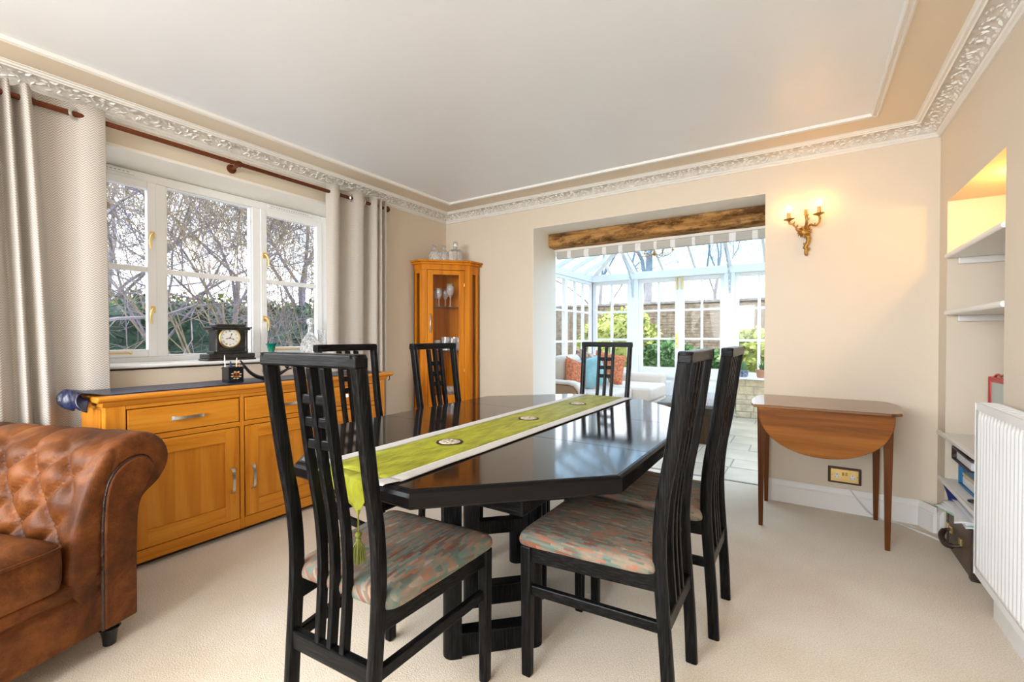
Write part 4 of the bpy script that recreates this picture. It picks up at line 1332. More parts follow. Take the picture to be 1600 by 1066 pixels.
pp = thing('pen_pot', 'small square black lacquer pen pot with an orange floral print on the sideboard', 'pot', (-2.883, 1.352, 0.8735))
m_ = MB()
m_.box(-0.042, 0.042, -0.042, 0.042, 0, 0.006)
for x0, x1, y0, y1 in ((-0.042, -0.037, -0.042, 0.042), (0.037, 0.042, -0.042, 0.042), (-0.037, 0.037, -0.042, -0.037), (-0.037, 0.037, 0.037, 0.042)):
    m_.box(x0, x1, y0, y1, 0.006, 0.092)
m_.build('body', M_blacklac, pp, bev=0.002)
MB().box(-0.046, 0.046, -0.046, 0.046, 0.079, 0.084).build('rim', M_blacklac, pp)
fl1 = MB(); fl2 = MB()
for k in range(9):
    a = 2 * pi * k / 9
    fl1.lathe([(0.0, 0), (0.0075, 0), (0.0075, 0.0006), (0.0, 0.0006)], (0, 0, 0), 8, Matrix.Translation((0.0422, 0.013 * cos(a), 0.045 + 0.009 * sin(a))) @ Matrix.Rotation(pi / 2, 4, 'Y'))
for k in range(8):
    a = 2 * pi * k / 8 + 0.3
    fl2.lathe([(0.0, 0), (0.006, 0), (0.006, 0.0004), (0.0, 0.0004)], (0, 0, 0), 6, Matrix.Translation((0.0421, 0.024 * cos(a), 0.042 + 0.021 * sin(a))) @ Matrix.Rotation(pi / 2, 4, 'Y') @ Matrix.Diagonal((0.6, 1.3, 1, 1)))
fl2.build('leaf_print', M_flower2, pp); fl1.build('flower_print', M_flower, pp)
for i, (x, y, dx, dy, h, m, lb, r_) in enumerate(((-0.02, -0.028, 0.0, -0.008, 0.155, M_plasticw, 'white pencil in the black pen pot, tallest on the left', 0.004), (-0.005, -0.008, 0.004, -0.004, 0.120, M_navyplastic, 'blue pen standing in the black pen pot', 0.007), (0.012, 0.014, 0.0, 0.003, 0.140, M_manila, 'cream pencil standing in the right side of the pen pot', 0.004), (0.022, 0.024, 0.0, 0.004, 0.105, M_terra, 'short tan pencil at the right edge of the pen pot', 0.005))):
    pb = V(-2.883 + x, 1.352 + y, 0.8802)
    e = thing('pencil' if m is not M_navyplastic else 'pen', lb, 'pen', pb, 0, 'pens in the black pot')
    MB().tube([(0, 0, 0), (dx, dy, h - 0.018)], r_, 8).build('barrel', m, e, smooth=40)
    MB().tube([(dx, dy, h - 0.018), (dx * 1.1, dy * 1.1, h)], [r_ * 0.95, 0.001], 8).build('tip', M_ink if i == 1 else m, e, smooth=40)

gv = MB().lathe([(0.0, 0), (0.030, 0), (0.046, 0.012), (0.056, 0.045), (0.052, 0.080), (0.030, 0.112), (0.016, 0.135), (0.015, 0.160), (0.020, 0.185), (0.026, 0.212), (0.036, 0.226), (0.033, 0.226), (0.020, 0.205), (0.0, 0.17)], (0, 0, 0), 28).build('vase', M_greeng, smooth=50)
gv.location = (-2.962, 1.630, 0.8735)
tag(gv, 'emerald green glass vase with a flared mouth on the oak sideboard', 'vase')
cs = thing('curved_stand', 'black crescent-shaped curved stand on the sideboard beside the green vase', 'ornament', (-2.845, 1.55, 0.8735))
pts = smooth_path([(0, -0.172, 0.128), (0, -0.150, 0.095), (0, -0.115, 0.052), (0, -0.065, 0.020), (0, -0.01, 0.012), (0, 0.045, 0.022), (0, 0.085, 0.040), (0, 0.12, 0.058), (0, 0.15, 0.062)], 5)
rads = [0.004 + 0.0085 * sin(pi * min(1, i / (len(pts) - 1))) for i in range(len(pts))]
MB().tube(pts, rads, 10).build('crescent', M_blacklac, cs, smooth=60)
MB().lathe([(0.0, 0), (0.032, 0), (0.030, 0.004), (0.008, 0.008), (0.006, 0.016), (0.0, 0.018)], (0, -0.01, 0), 16).build('foot', M_blacklac, cs, smooth=40)
for yy in (0.118, 0.158):
    MB().sphere((0.0, yy, 0.078), 0.014, 12, 8).build('ball', M_blacklac if yy < 0.13 else M_steel, cs, smooth=180)

cd = thing('decanter', 'tall cut-crystal decanter with stopper on the right end of the window sill', 'decanter', (-3.335, 2.150, 0.9885))
ndt = 24
def cutglass(prof, c=(0, 0, 0), n=24, amp=0.05):
    mb = MB()
    vs = []
    for i, (r_, z) in enumerate(prof):
        for k in range(n):
            rr_ = r_ * (1 + amp * (1 if (k + i) % 2 else -1))
            vs.append((c[0] + rr_ * cos(2 * pi * k / n), c[1] + rr_ * sin(2 * pi * k / n), c[2] + z))
    fs = [(i * n + k, i * n + (k + 1) % n, (i + 1) * n + (k + 1) % n, (i + 1) * n + k) for i in range(len(prof) - 1) for k in range(n)]
    fs += [tuple(reversed(range(n))), tuple((len(prof) - 1) * n + k for k in range(n))]
    return mb.add(vs, fs)
cutglass([(0.050, 0.0), (0.066, 0.02), (0.072, 0.045), (0.074, 0.07), (0.070, 0.095), (0.060, 0.12), (0.045, 0.145), (0.030, 0.17), (0.020, 0.19), (0.017, 0.215), (0.018, 0.235), (0.024, 0.242)]).build('body', M_crystal, cd)
cutglass([(0.012, 0.238), (0.012, 0.25), (0.026, 0.262), (0.030, 0.278), (0.024, 0.295), (0.010, 0.306)], n=14).build('stopper', M_crystal, cd)
jv = thing('crystal_vase', 'square white cut-crystal vase on the sill, beside the tall decanter and curtain', 'vase', (-3.335, 2.275, 0.9885))
cutglass([(0.040, 0.0), (0.044, 0.03), (0.045, 0.09), (0.046, 0.15), (0.050, 0.21), (0.046, 0.212), (0.038, 0.15), (0.030, 0.03)], n=20, amp=0.04).build('body', M_crystal, jv)

# ================================================================== CORNER CABINET
cb = thing('corner_cabinet', 'tall orange oak corner display cabinet with glazed door in the far left corner', 'cabinet', (-3.2, 3.64, 0))
AL, DL, A_, D_ = 0.495, 0.125, 0.452, 0.168
# footprint, clockwise from the corner (cabinet local: corner at origin, into the room +x, -y)
fp = [(0.022, -0.022), (0.022, -AL), (DL, -AL), (A_, -D_), (A_, -0.022)]
def fpx(o):
    return [(0.004, -0.004), (0.004, -AL - o * 0.6), (DL + o * 0.41, -AL - o * 0.8), (A_ + o * 0.8, -D_ - o * 0.41), (A_ + o * 0.8, -0.004)]
MB().prism(fpx(0.050), 1.862, 1.880, 'z').build('top_board', M_cab, cb, bev=0.005)
MB().prism(fpx(0.030), 1.840, 1.862, 'z').build('top_moulding', M_cab, cb, bev=0.004)
MB().prism(fpx(0.008), 0.0, 0.09, 'z').build('plinth', M_cab, cb, bev=0.004)
MB().prism(fp, 0.09, 0.11, 'z').build('cabinet_floor', M_cab, cb)
MB().box(0.022, 0.030, -AL, -0.022, 0.11, 1.79).build('back_panel', M_cab, cb)
MB().box(0.022, A_, -0.030, -0.022, 0.11, 1.79).build('back_panel', M_cab, cb)
MB().prism([(0.022, -0.022), (0.022, -AL - 0.001), (DL + 0.0004, -AL - 0.001), (A_ + 0.001, -D_ - 0.0004), (A_ + 0.001, -0.022)], 1.79, 1.84, 'z').build('frieze', M_cab, cb)
# side returns: stiles with narrow glass
def seg_box(p, q, t0, t1, z0, z1, th=0.022, inn=0.0):
    p = Vector((p[0], p[1], 0)); q = Vector((q[0], q[1], 0))
    d = (q - p); L = d.length; d.normalize(); n_ = Vector((-d.y, d.x, 0))
    a = p + d * t0 * L + n_ * inn; b_ = p + d * t1 * L + n_ * inn
    vs = [a, b_, b_ + n_ * th, a + n_ * th]
    return MB().add([(v.x, v.y, z0) for v in vs] + [(v.x, v.y, z1) for v in vs], [(3, 2, 1, 0), (4, 5, 6, 7), (0, 1, 5, 4), (1, 2, 6, 5), (2, 3, 7, 6), (3, 0, 4, 7)])
P1, P2, P3, P4 = (0.022, -AL), (DL, -AL), (A_, -D_), (A_, -0.022)
for p, q in ((P1, P2), (P3, P4)):
    first = (p == P1)
    seg_box(p, q, 0.0, 0.30, 0.09, 1.79).build('side_stile', M_cab, cb, bev=0.002)
    seg_box(p, q, 0.72, 1.0, 0.09, 1.79).build('side_stile', M_cab, cb, bev=0.002)
    seg_box(p, q, 0.30, 0.72, 1.755, 1.79).build('side_rail', M_cab, cb, bev=0.002)
    seg_box(p, q, 0.30, 0.72, 0.09, 0.30).build('side_rail', M_cab, cb, bev=0.002)
    seg_box(p, q, 0.30, 0.72, 0.30, 1.755, 0.004, 0.009).build('side_glass', M_cabglass, cb)
seg_box(P2, P3, 0.0, 0.115, 0.09, 1.79, 0.024).build('front_stile', M_cab, cb, bev=0.003)
seg_box(P2, P3, 0.885, 1.0, 0.09, 1.79, 0.024).build('front_stile', M_cab, cb, bev=0.003)
door = seg_box(P2, P3, 0.120, 0.233, 0.10, 1.786, 0.022, -0.002).build('door', M_cab, cb, bev=0.003)
for t0, t1, z0, z1 in ((0.768, 0.880, 0.10, 1.786), (0.233, 0.768, 1.742, 1.786), (0.233, 0.768, 0.10, 0.50), (0.233, 0.768, 0.50, 0.575)):
    seg_box(P2, P3, t0, t1, z0, z1, 0.022, -0.002).build('door_frame', M_cab, door, bev=0.003)
seg_box(P2, P3, 0.233, 0.768, 0.575, 1.742, 0.004, 0.008).build('door_glass', M_cabglass, door)
dh = Vector((P2[0] + (P3[0] - P2[0]) * 0.175, P2[1] + (P3[1] - P2[1]) * 0.175, 1.27))
nn = Vector((0.7071, -0.7071, 0))
MB().tube([dh + V(0, 0, -0.085), dh + nn * 0.024 + V(0, 0, -0.06), dh + nn * 0.028, dh + nn * 0.024 + V(0, 0, 0.06), dh + V(0, 0, 0.085)], [0.009, 0.007, 0.006, 0.007, 0.009], 8).build('handle', M_steel, door, smooth=60)
for z in (1.63, 0.80):
    c = Vector((P2[0] + (P3[0] - P2[0]) * 0.882, P2[1] + (P3[1] - P2[1]) * 0.882, z)) + nn * 0.004
    MB().tube([c, c + V(0, 0, 0.03)], 0.004, 8).build('hinge', M_brass, door, smooth=60)
shf = [(0.032, -0.032), (0.032, -AL + 0.032), (DL + 0.002, -AL + 0.032), (A_ - 0.03, -D_ + 0.005), (A_ - 0.03, -0.032)]
for z in (1.435, 1.008, 0.56):
    MB().prism(shf, z - 0.006, z, 'z').build('glass_shelf', M_greeng if False else M_cabglass, cb)
    edge = seg_box((DL + 0.002, -AL + 0.032), (A_ - 0.03, -D_ + 0.005), 0, 1, z - 0.006, z, 0.002, -0.001)
    edge.build('shelf_edge', M_slate, cb)

def wine_glass():
    return MB().lathe([(0.030, 0.0), (0.030, 0.002), (0.005, 0.006), (0.004, 0.07), (0.016, 0.085), (0.028, 0.11), (0.030, 0.14), (0.026, 0.175), (0.0245, 0.175), (0.028, 0.14), (0.026, 0.112), (0.013, 0.09), (0.0, 0.086)], (0, 0, 0), 16).mesh('wine_glass')
def tumbler():
    mb = cutglass([(0.030, 0.0), (0.032, 0.02), (0.034, 0.05), (0.036, 0.10), (0.034, 0.10), (0.031, 0.05), (0.028, 0.012)], n=16, amp=0.035)
    return mb.mesh('tumbler')
wg, tbm = wine_glass(), tumbler()
for me in (wg, tbm):
    me.materials.append(M_crystal)
wg.shade_smooth()
def place_glass(me, name, x, y, z, lb, cat, grp, s=1.0):
    o = bpy.data.objects.new(name, me)
    o.location = (-3.2 + x, 3.64 + y, z); o.scale = (s, s, s)
    COL.objects.link(o)
    tag(o, lb, cat, grp)
g1 = 'wine glasses on the top shelf of the corner cabinet'
for x, y, lb, s in ((0.128, -0.300, 'leftmost wine glass on the top shelf of the corner cabinet', 1.0), (0.190, -0.325, 'second wine glass from the left on the cabinet top shelf', 1.05), (0.185, -0.225, 'third wine glass from the left on the cabinet top shelf', 1.0), (0.262, -0.238, 'rightmost, tallest wine glass on the cabinet top shelf', 1.3)):
    place_glass(wg, 'wine_glass', x, y, 1.4355, lb, 'glass', g1, s)
g2 = 'cut-glass tumblers on the middle shelf of the corner cabinet'
for x, y, lb, s in ((0.170, -0.330, 'leftmost crystal tumbler on the cabinet middle shelf', 1.0), (0.250, -0.295, 'second crystal tumbler from the left on the cabinet middle shelf', 1.05), (0.175, -0.205, 'crystal tumbler at the back centre of the cabinet middle shelf', 1.3), (0.262, -0.205, 'crystal tumbler right of centre on the cabinet middle shelf', 1.15), (0.205, -0.105, 'crystal tumbler at the back right of the cabinet middle shelf', 1.3), (0.335, -0.170, 'rightmost crystal tumbler on the cabinet middle shelf', 1.2)):
    place_glass(tbm, 'tumbler', x, y, 1.0085, lb, 'glass', g2, s)
bw = cutglass([(0.03, 0), (0.05, 0.015), (0.072, 0.05), (0.080, 0.085), (0.074, 0.085), (0.06, 0.04), (0.03, 0.015)], n=20, amp=0.04).build('crystal_bowl', M_crystal)
bw.location = (-3.2 + 0.25, 3.64 - 0.215, 0.5605)
tag(bw, 'small cut-crystal bowl on the lowest shelf of the corner cabinet', 'bowl')
for i, (x, y, hh_, lb, sq_) in enumerate(((0.15, -0.345, 0.155, 'leftmost crystal decanter on top of the corner cabinet', 0), (0.215, -0.275, 0.150, 'middle crystal decanter on top of the corner cabinet', 0), (0.300, -0.205, 0.185, 'rightmost, tallest crystal decanter on top of the corner cabinet', 1))):
    e = thing('decanter', lb, 'decanter', (-3.2 + x, 3.64 + y, 1.8805), 0, 'decanters on the corner cabinet')
    e.scale = (1.12, 1.12, 1.08)
    if sq_:
        m_ = MB().box(-0.042, 0.042, -0.042, 0.042, 0, 0.105); m_.box(-0.034, 0.034, -0.034, 0.034, 0.105, 0.116)
        m_.lathe([(0.018, 0.116), (0.016, 0.13), (0.022, 0.134)], (0, 0, 0), 14)
        m_.build('body', M_crystal, e, bev=0.005)
        cutglass([(0.012, 0.134), (0.022, 0.14), (0.027, 0.155), (0.022, 0.178), (0.012, 0.186)], n=10).build('stopper', M_crystal, e)
    else:
        cutglass([(0.038, 0), (0.044, 0.012), (0.046, 0.04), (0.045, 0.07), (0.036, 0.09), (0.020, 0.105), (0.014, 0.12), (0.016, 0.134)], n=18).build('body', M_crystal, e)
        cutglass([(0.010, 0.134), (0.020, 0.142), (0.024, hh_ - 0.006), (0.010, hh_)], n=10).build('stopper', M_crystal, e)

# ================================================================== CURTAINS AND POLE
def curtain(name, label, top, bot, z0, z1, eyelets, loc):
    root = thing(name, label, 'curtain', loc, 0, 'curtains at the room window')
    P = smooth_path(top, 8); Q = smooth_path(bot, 8)
    n = len(P); nz = 26
    vs = []; uvs = []
    acc = [0.0]
    for a, b_ in zip(P[:-1], P[1:]):
        acc.append(acc[-1] + math.hypot(a[0] - b_[0], a[1] - b_[1]))
    for j in range(nz + 1):
        t = j / nz
        tt = t ** 0.8
        for i in range(n):
            y = P[i][0] * (1 - tt) + Q[i][0] * tt; x = P[i][1] * (1 - tt) + Q[i][1] * tt
            vs.append((x - loc[0], y - loc[1], z1 + (z0 - z1) * t - loc[2])); uvs.append((acc[i], z1 + (z0 - z1) * t))
    fs = [(j * n + i, j * n + i + 1, (j + 1) * n + i + 1, (j + 1) * n + i) for j in range(nz) for i in range(n - 1)]
    mb = MB().add(vs, fs)
    o = mb.build('curtain_fabric', M_curtain, root, smooth=180, solid=0.004)
    uvl = o.data.uv_layers.new(name='UVMap')
    for lp in o.data.loops:
        uvl.data[lp.index].uv = uvs[lp.vertex_index]
    for (y, x, z, ang) in eyelets:
        R = Matrix.Translation((x - loc[0], y - loc[1], z - loc[2])) @ Matrix.Rotation(radians(ang), 4, 'Z') @ Matrix.Rotation(pi / 2, 4, 'Y')
        mb = MB()
        ro, ri = 0.031, 0.021
        vs = []
        for k in range(24):
            a = 2 * pi * k / 24
            for r_, zz in ((ri, -0.004), (ri, 0.004), (ro, 0.005), (ro, -0.005)):
                vs.append(R @ Vector((r_ * cos(a), r_ * sin(a), zz)))
        fs = [(k * 4 + j, k * 4 + (j + 1) % 4, ((k + 1) % 24) * 4 + (j + 1) % 4, ((k + 1) % 24) * 4 + j) for k in range(24) for j in range(4)]
        mb.add(vs, fs).build('eyelet', M_steel, root, smooth=40)
    return root
ZRD = 2.272
curtain('curtain', 'oatmeal herringbone curtain on the left of the window, beside the leather sofa',
        [(0.38, -3.13), (0.415, -3.055), (0.445, -3.145), (0.475, -3.06), (0.50, -3.145), (0.53, -3.055), (0.548, -3.075), (0.563, -3.115), (0.60, -3.132), (0.66, -3.128), (0.713, -3.106), (0.75, -3.085), (0.79, -3.076), (0.825, -3.080)],
        [(0.40, -3.13), (0.46, -3.085), (0.53, -3.145), (0.555, -3.085), (0.585, -3.145), (0.62, -3.085), (0.65, -3.10), (0.665, -3.145), (0.68, -3.155), (0.71, -3.15), (0.735, -3.14), (0.76, -3.115), (0.80, -3.108), (0.845, -3.108)],
        0.03, 2.33, [(0.563, -3.10, ZRD, 60), (0.713, -3.10, ZRD, 35)], (-3.1, 0.62, 2.272))
curtain('curtain', 'oatmeal herringbone curtain on the right of the window, beside the corner cabinet',
        [(2.155, -3.13), (2.175, -3.07), (2.205, -3.055), (2.235, -3.07), (2.255, -3.13), (2.29, -3.155), (2.35, -3.12), (2.40, -3.065), (2.455, -3.055), (2.475, -3.085), (2.50, -3.135), (2.535, -3.13), (2.57, -3.07), (2.60, -3.055), (2.625, -3.10), (2.65, -3.06), (2.68, -3.13), (2.71, -3.07)],
        [(2.17, -3.14), (2.19, -3.105), (2.215, -3.10), (2.24, -3.105), (2.265, -3.14), (2.30, -3.155), (2.36, -3.13), (2.41, -3.105), (2.46, -3.10), (2.48, -3.11), (2.51, -3.14), (2.54, -3.135), (2.575, -3.08), (2.60, -3.07), (2.625, -3.10), (2.65, -3.06), (2.675, -3.12), (2.70, -3.07)],
        0.03, 2.33, [(2.245, -3.10, ZRD, 70), (2.368, -3.10, ZRD, 40), (2.49, -3.10, ZRD, 80)], (-3.1, 2.44, 2.272))
rod = thing('curtain_pole', 'dark mahogany curtain pole with ball finial above the window', 'curtain pole', (-3.1, 1.5, 2.272))
MB().tube([(0, -1.22, 0), (0, 1.20, 0)], 0.0135, 16).build('pole', M_rod, rod, smooth=60)
for s in (-1, 1):
    MB().sphere((0, s * 1.235 + 0.01, 0), 0.026, 16, 10).build('finial', M_rod, rod, smooth=180)
for y in (0.0, 1.14, -1.14):
    m_ = MB().tube([(-0.100, y, -0.012), (-0.055, y, -0.012), (0.0, y, -0.0)], [0.014, 0.010, 0.013], 12)
    m_.lathe([(0.030, 0), (0.028, 0.008), (0.014, 0.014)], (0, 0, 0), 18, Matrix.Translation((-0.0995, y, -0.012)) @ Matrix.Rotation(pi / 2, 4, 'Y'))
    m_.tube([(0, y - 0.012, 0), (0, y + 0.012, 0)], 0.019, 16)
    m_.build('pole_bracket', M_rod, rod, smooth=50)

# ================================================================== CHESTERFIELD SOFA
sf = thing('leather_sofa', 'brown distressed leather chesterfield sofa with buttoned rolled arm in the near left corner', 'sofa', (-2.15, 0.582, 0), radians(19.0))
# local x = towards the front, y = along the sofa (the seen arm at y = 0, the other at y = -1.95)
SL = -1.93
armP = [(-0.150, 0.28), (-0.150, 0.36), (-0.140, 0.44), (-0.120, 0.53), (-0.095, 0.61), (-0.060, 0.680), (-0.015, 0.735), (0.040, 0.766), (0.085, 0.776), (0.130, 0.768), (0.170, 0.742), (0.195, 0.700), (0.200, 0.655), (0.188, 0.610), (0.160, 0.575), (0.125, 0.556), (0.098, 0.545), (0.080, 0.52), (0.070, 0.47), (0.066, 0.36), (0.066, 0.22), (0.066, 0.09)]
panP = [(-0.048, 0.09), (-0.048, 0.22), (-0.048, 0.36), (-0.046, 0.47), (-0.040, 0.56), (-0.024, 0.622), (0.004, 0.660), (0.040, 0.680), (0.075, 0.687), (0.105, 0.678), (0.124, 0.655), (0.130, 0.632), (0.124, 0.605), (0.108, 0.578), (0.094, 0.556), (0.082, 0.530), (0.072, 0.50), (0.066, 0.45), (0.063, 0.36), (0.061, 0.26), (0.060, 0.16), (0.058, 0.09)]
def resamp(P, n):
    L = [0]
    for a, b_ in zip(P[:-1], P[1:]): L.append(L[-1] + math.hypot(a[0] - b_[0], a[1] - b_[1]))
    out = []
    for i in range(n + 1):
        s_ = L[-1] * i / n
        for j in range(len(P) - 1):
            if L[j + 1] >= s_ - 1e-9:
                t = (s_ - L[j]) / (L[j + 1] - L[j]); out.append((P[j][0] + (P[j + 1][0] - P[j][0]) * t, P[j][1] + (P[j + 1][1] - P[j][1]) * t)); break
    return out, L[-1]
NV = 110
AP, LA = resamp(smooth_path(armP, 4), NV)
PP, _ = resamp(smooth_path(panP, 4), NV)
def tuft(s, t, per=0.170):
    """quilted height field and crease depth at arclength s, run t"""
    p = (s + t) / per; q_ = (s - t) / per
    a = abs(sin(pi * p)); b_ = abs(sin(pi * q_))
    return (min(a, b_) ** 0.38) * 0.65 + ((a * b_) ** 0.5) * 0.35
def norm2(P, i):
    a = P[max(0, i - 1)]; b_ = P[min(len(P) - 1, i + 1)]
    dx, dz = b_[0] - a[0], b_[1] - a[1]
    l = math.hypot(dx, dz) or 1
    return (-dz / l, dx / l)
def roll_surface(depth, nx, y_of, along):
    """returns MB of the tufted roll; along(xval, (y,z)) maps to local coordinates"""
    def fn(u, v):
        i = int(round(v * NV))
        y, z = AP[i]
        nx_, nz_ = norm2(AP, i)
        s_ = LA * i / NV
        x = -depth * u
        fade = min(1, max(0, (x * -1 - 0.02) / 0.05))
        d = 0
        if s_ < 0.74:
            w_ = min(1, max(0, (0.74 - s_) / 0.05))
            d = (tuft(s_ - 0.12, x) * 0.050 - 0.032) * w_ * fade
        pl = abs(sin((x + 0.03) / 0.170 * pi))
        if s_ > 0.42 and s_ < 0.98:
            w_ = min(1, (s_ - 0.42) / 0.12) * min(1, (0.98 - s_) / 0.05)
            d = d * (1 - w_) + ((pl ** 0.35) * 0.012 - 0.010) * w_ * fade
        return along(x, (y + nx_ * d, z + nz_ * d))
    return MB().grid(fn, nx, NV)
def face_ring(along, mir=1):
    """padded front of the arm turning in to the flat panel, with radial pleats"""
    def fn(u, v):
        i = int(round(v * NV))
        a, b_ = AP[i], PP[i]
        x = 0.032 * sin(min(1, u * 1.6) * pi / 2) - 0.012 * max(0, u - 0.75) / 0.25
        k = (1 - cos(min(1, u * 1.1) * pi / 2)) ** 1.5 if u < 0.9 else 1.0
        ple = -0.010 * (1 - abs(sin(v * 26)) ** 0.3) * (1 - u * 0.6) * (1 if 0.3 < v < 0.80 else 0)
        return along(x + ple, (a[0] + (b_[0] - a[0]) * k, a[1] + (b_[1] - a[1]) * k))
    return MB().grid(fn, 16, NV)
def build_arm(off, sgn):
    al = lambda x, p: (x, off + sgn * p[0], p[1])
    arm = roll_surface(0.86, 110, None, al).build('arm', M_leather, sf, smooth=180)
    face_ring(al).build('arm_front', M_leather, sf, smooth=180)
    pn = MB().prism([(off + sgn * y, z) for y, z in PP], 0.010, 0.040, 'x')
    pnl = pn.build('arm_panel', M_leather, sf, bev=0.006, smooth=40)
    MB().tube([(0.030, off + sgn * (y - 0.002), z) for y, z in PP[:int(NV * 0.66)]], 0.0065, 6).build('piping_and_gap_shade', M_dark, pnl, smooth=60)  # dark tube painting in the shaded groove round the arm panel
    return arm
arm = build_arm(0.0, 1)
build_arm(SL, -1)
# buttons at the crease crossings of the seen arm
btn = MB().sphere((0, 0, 0), 0.011, 10, 6, sy=1, sx=1, sz=1).mesh('button'); btn.materials.append(M_leather); btn.shade_smooth()
per = 0.170
for a in range(-2, 12):
    for b_ in range(-4, 14):
        s_ = 0.12 + (a + b_) * per / 2; t_ = (a - b_) * per / 2
        if 0.02 < s_ < 0.62 and -0.80 < t_ < -0.06:
            i = int(round(s_ / LA * NV))
            y, z = AP[i]; n_ = norm2(AP, i)
            put('button', btn, arm, (t_, y - n_[0] * 0.024, z - n_[1] * 0.024))
# back roll, running along the sofa
bk = lambda x, p: (-0.90 + 0.02 - p[0] * 1.0 - 0.0, x + 0.03, p[1])
def back_fn(u, v):
    i = int(round(v * NV)); y, z = AP[i]; n_ = norm2(AP, i); s_ = LA * i / NV
    run_ = 0.05 - (2.0) * u
    d = 0
    if s_ < 0.74:
        d = (tuft(s_ - 0.12, run_) * 0.050 - 0.032) * min(1, max(0, (0.74 - s_) / 0.05))
    return (-0.78 - (y + n_[0] * d), run_, z + n_[1] * d)
MB().grid(back_fn, 150, NV).build('backrest', M_leather, sf, smooth=180)
# base rail, seat deck and cushions
MB().prism([(0.022, 0.09), (0.030, 0.10), (0.030, 0.235), (0.018, 0.250), (0.030, 0.262), (0.028, 0.300), (0.0, 0.31), (-0.95, 0.31), (-0.95, 0.09)], SL - 0.0, -0.046, 'y').build('base', M_leather, sf, bev=0.006)
def seat_cushion(y0, y1):
    def fn(u, v):
        a = 2 * pi * u; e = 0.14
        ca, sa = cos(a), sin(a)
        px = abs(ca) ** e * (1 if ca >= 0 else -1); py = abs(sa) ** e * (1 if sa >= 0 else -1)
        lev = [(0.93, 0.305), (0.985, 0.312), (1.0, 0.34), (1.004, 0.39), (1.0, 0.43), (0.99, 0.448), (0.96, 0.463), (0.85, 0.478), (0.6, 0.488), (0.3, 0.492), (0.0, 0.493)]
        k = min(len(lev) - 1, int(round(v * (len(lev) - 1)))); f_, z = lev[k]
        cx, cy = -0.345, (y0 + y1) / 2
        hx, hy = 0.40, (y1 - y0) / 2 - 0.004
        return (cx + px * hx * f_, cy + py * hy * f_, z + 0.004 * mnoise.noise(Vector((px * f_ * 3, py * f_ * 3, y0))))
    c_ = MB().grid(fn, 72, 10, closeu=True).build('seat_cushion', M_leather, sf, smooth=70)
    pts = []
    for k in range(73):
        a = 2 * pi * k / 72; e = 0.14; ca, sa = cos(a), sin(a)
        px = abs(ca) ** e * (1 if ca >= 0 else -1); py = abs(sa) ** e * (1 if sa >= 0 else -1)
        pts.append((-0.345 + px * 0.40 * 0.992, (y0 + y1) / 2 + py * ((y1 - y0) / 2 - 0.004) * 0.992, 0.449))
    MB().tube(pts, 0.006, 6).build('piping_and_gap_shade', M_leather, c_, smooth=60)
for k in range(3):
    w3 = (SL + 0.150 - (-0.155)) / 3
    seat_cushion(-0.158 + (k + 1) * w3, -0.158 + k * w3)
for x, y in ((-0.015, 0.0), (-0.86, 0.0), (-0.015, SL), (-0.86, SL)):
    MB().lathe([(0.016, 0), (0.020, 0.004), (0.022, 0.03), (0.027, 0.055), (0.034, 0.066), (0.028, 0.072), (0.036, 0.09)], (x, y, 0), 20).build('foot', M_blacklac, sf, smooth=35)

# ================================================================== DROP-LEAF TABLE
dl = thing('drop_leaf_table', 'small mahogany drop-leaf table with tapered legs against the far right wall', 'table', (0.085, 3.34, 0))
o = dl.location
out = [(-0.335, -0.285), (0.305, -0.285), (0.355, -0.235), (0.380, -0.13), (0.385, 0.0), (0.380, 0.13), (0.355, 0.235), (0.305, 0.275), (-0.305, 0.275), (-0.345, 0.2), (-0.365, 0.1), (-0.368, 0.0), (-0.365, -0.1), (-0.355, -0.20)]
MB().prism(out, 0.722, 0.740, 'z').build('tabletop', M_dltop, dl, bev=0.005)
for s, y in ((1, -0.292), (-1, 0.282)):
    pts = [(0.005 + 0.315 * cos(a), 0.726 - 0.262 * (abs(sin(a)) ** 0.85)) for a in [pi * k / 28 for k in range(29)]]
    MB().prism(pts, y - 0.008, y + 0.008, 'y').build('drop_leaf', M_mahog, dl, bev=0.004)
for sx in (-1, 1):
    for sy in (-1, 1):
        x, y = sx * 0.298, (-0.232 if sy < 0 else 0.242)
        MB().bar((x, y, 0.0), (x, y, 0.722), 0.022, 0.022, up=(0, 1, 0), w1=0.042, h1=0.042).build('leg', M_mahogz, dl, bev=0.002)
for y in (-0.232, 0.242):
    MB().box(-0.28, 0.28, y - 0.010, y + 0.010, 0.64, 0.722).build('apron', M_mahog, dl, bev=0.002)
for x in (-0.298, 0.298):
    MB().box(x - 0.010, x + 0.010, -0.21, 0.22, 0.64, 0.722).build('apron', M_mahog, dl, bev=0.002)

# ================================================================== RADIATOR
rd = thing('radiator', 'white ribbed panel radiator on the right wall', 'radiator', (0.60, 1.86, 0.195))
RY0, RY1 = 1.20, 2.52
H = 0.69
prof = []
y = RY0 - 1.86 + 0.03
pitch = 0.0333
pts = [(RY0 - 1.86, 0.0)]
n = int((RY1 - RY0 - 0.05) / pitch)
y = RY0 - 1.86 + 0.022
for i in range(n):
    pts += [(y, 0.0), (y + 0.004, 0.0045), (y + 0.012, 0.006), (y + 0.020, 0.0045), (y + 0.025, 0.0)]
    y += pitch
pts.append((RY1 - 1.86, 0.0))
vs = [(-0.020 - d, yy, z) for z in (0.055, H - 0.055) for yy, d in pts]
m = len(pts)
fs = [(i, i + 1, m + i + 1, m + i) for i in range(m - 1)]
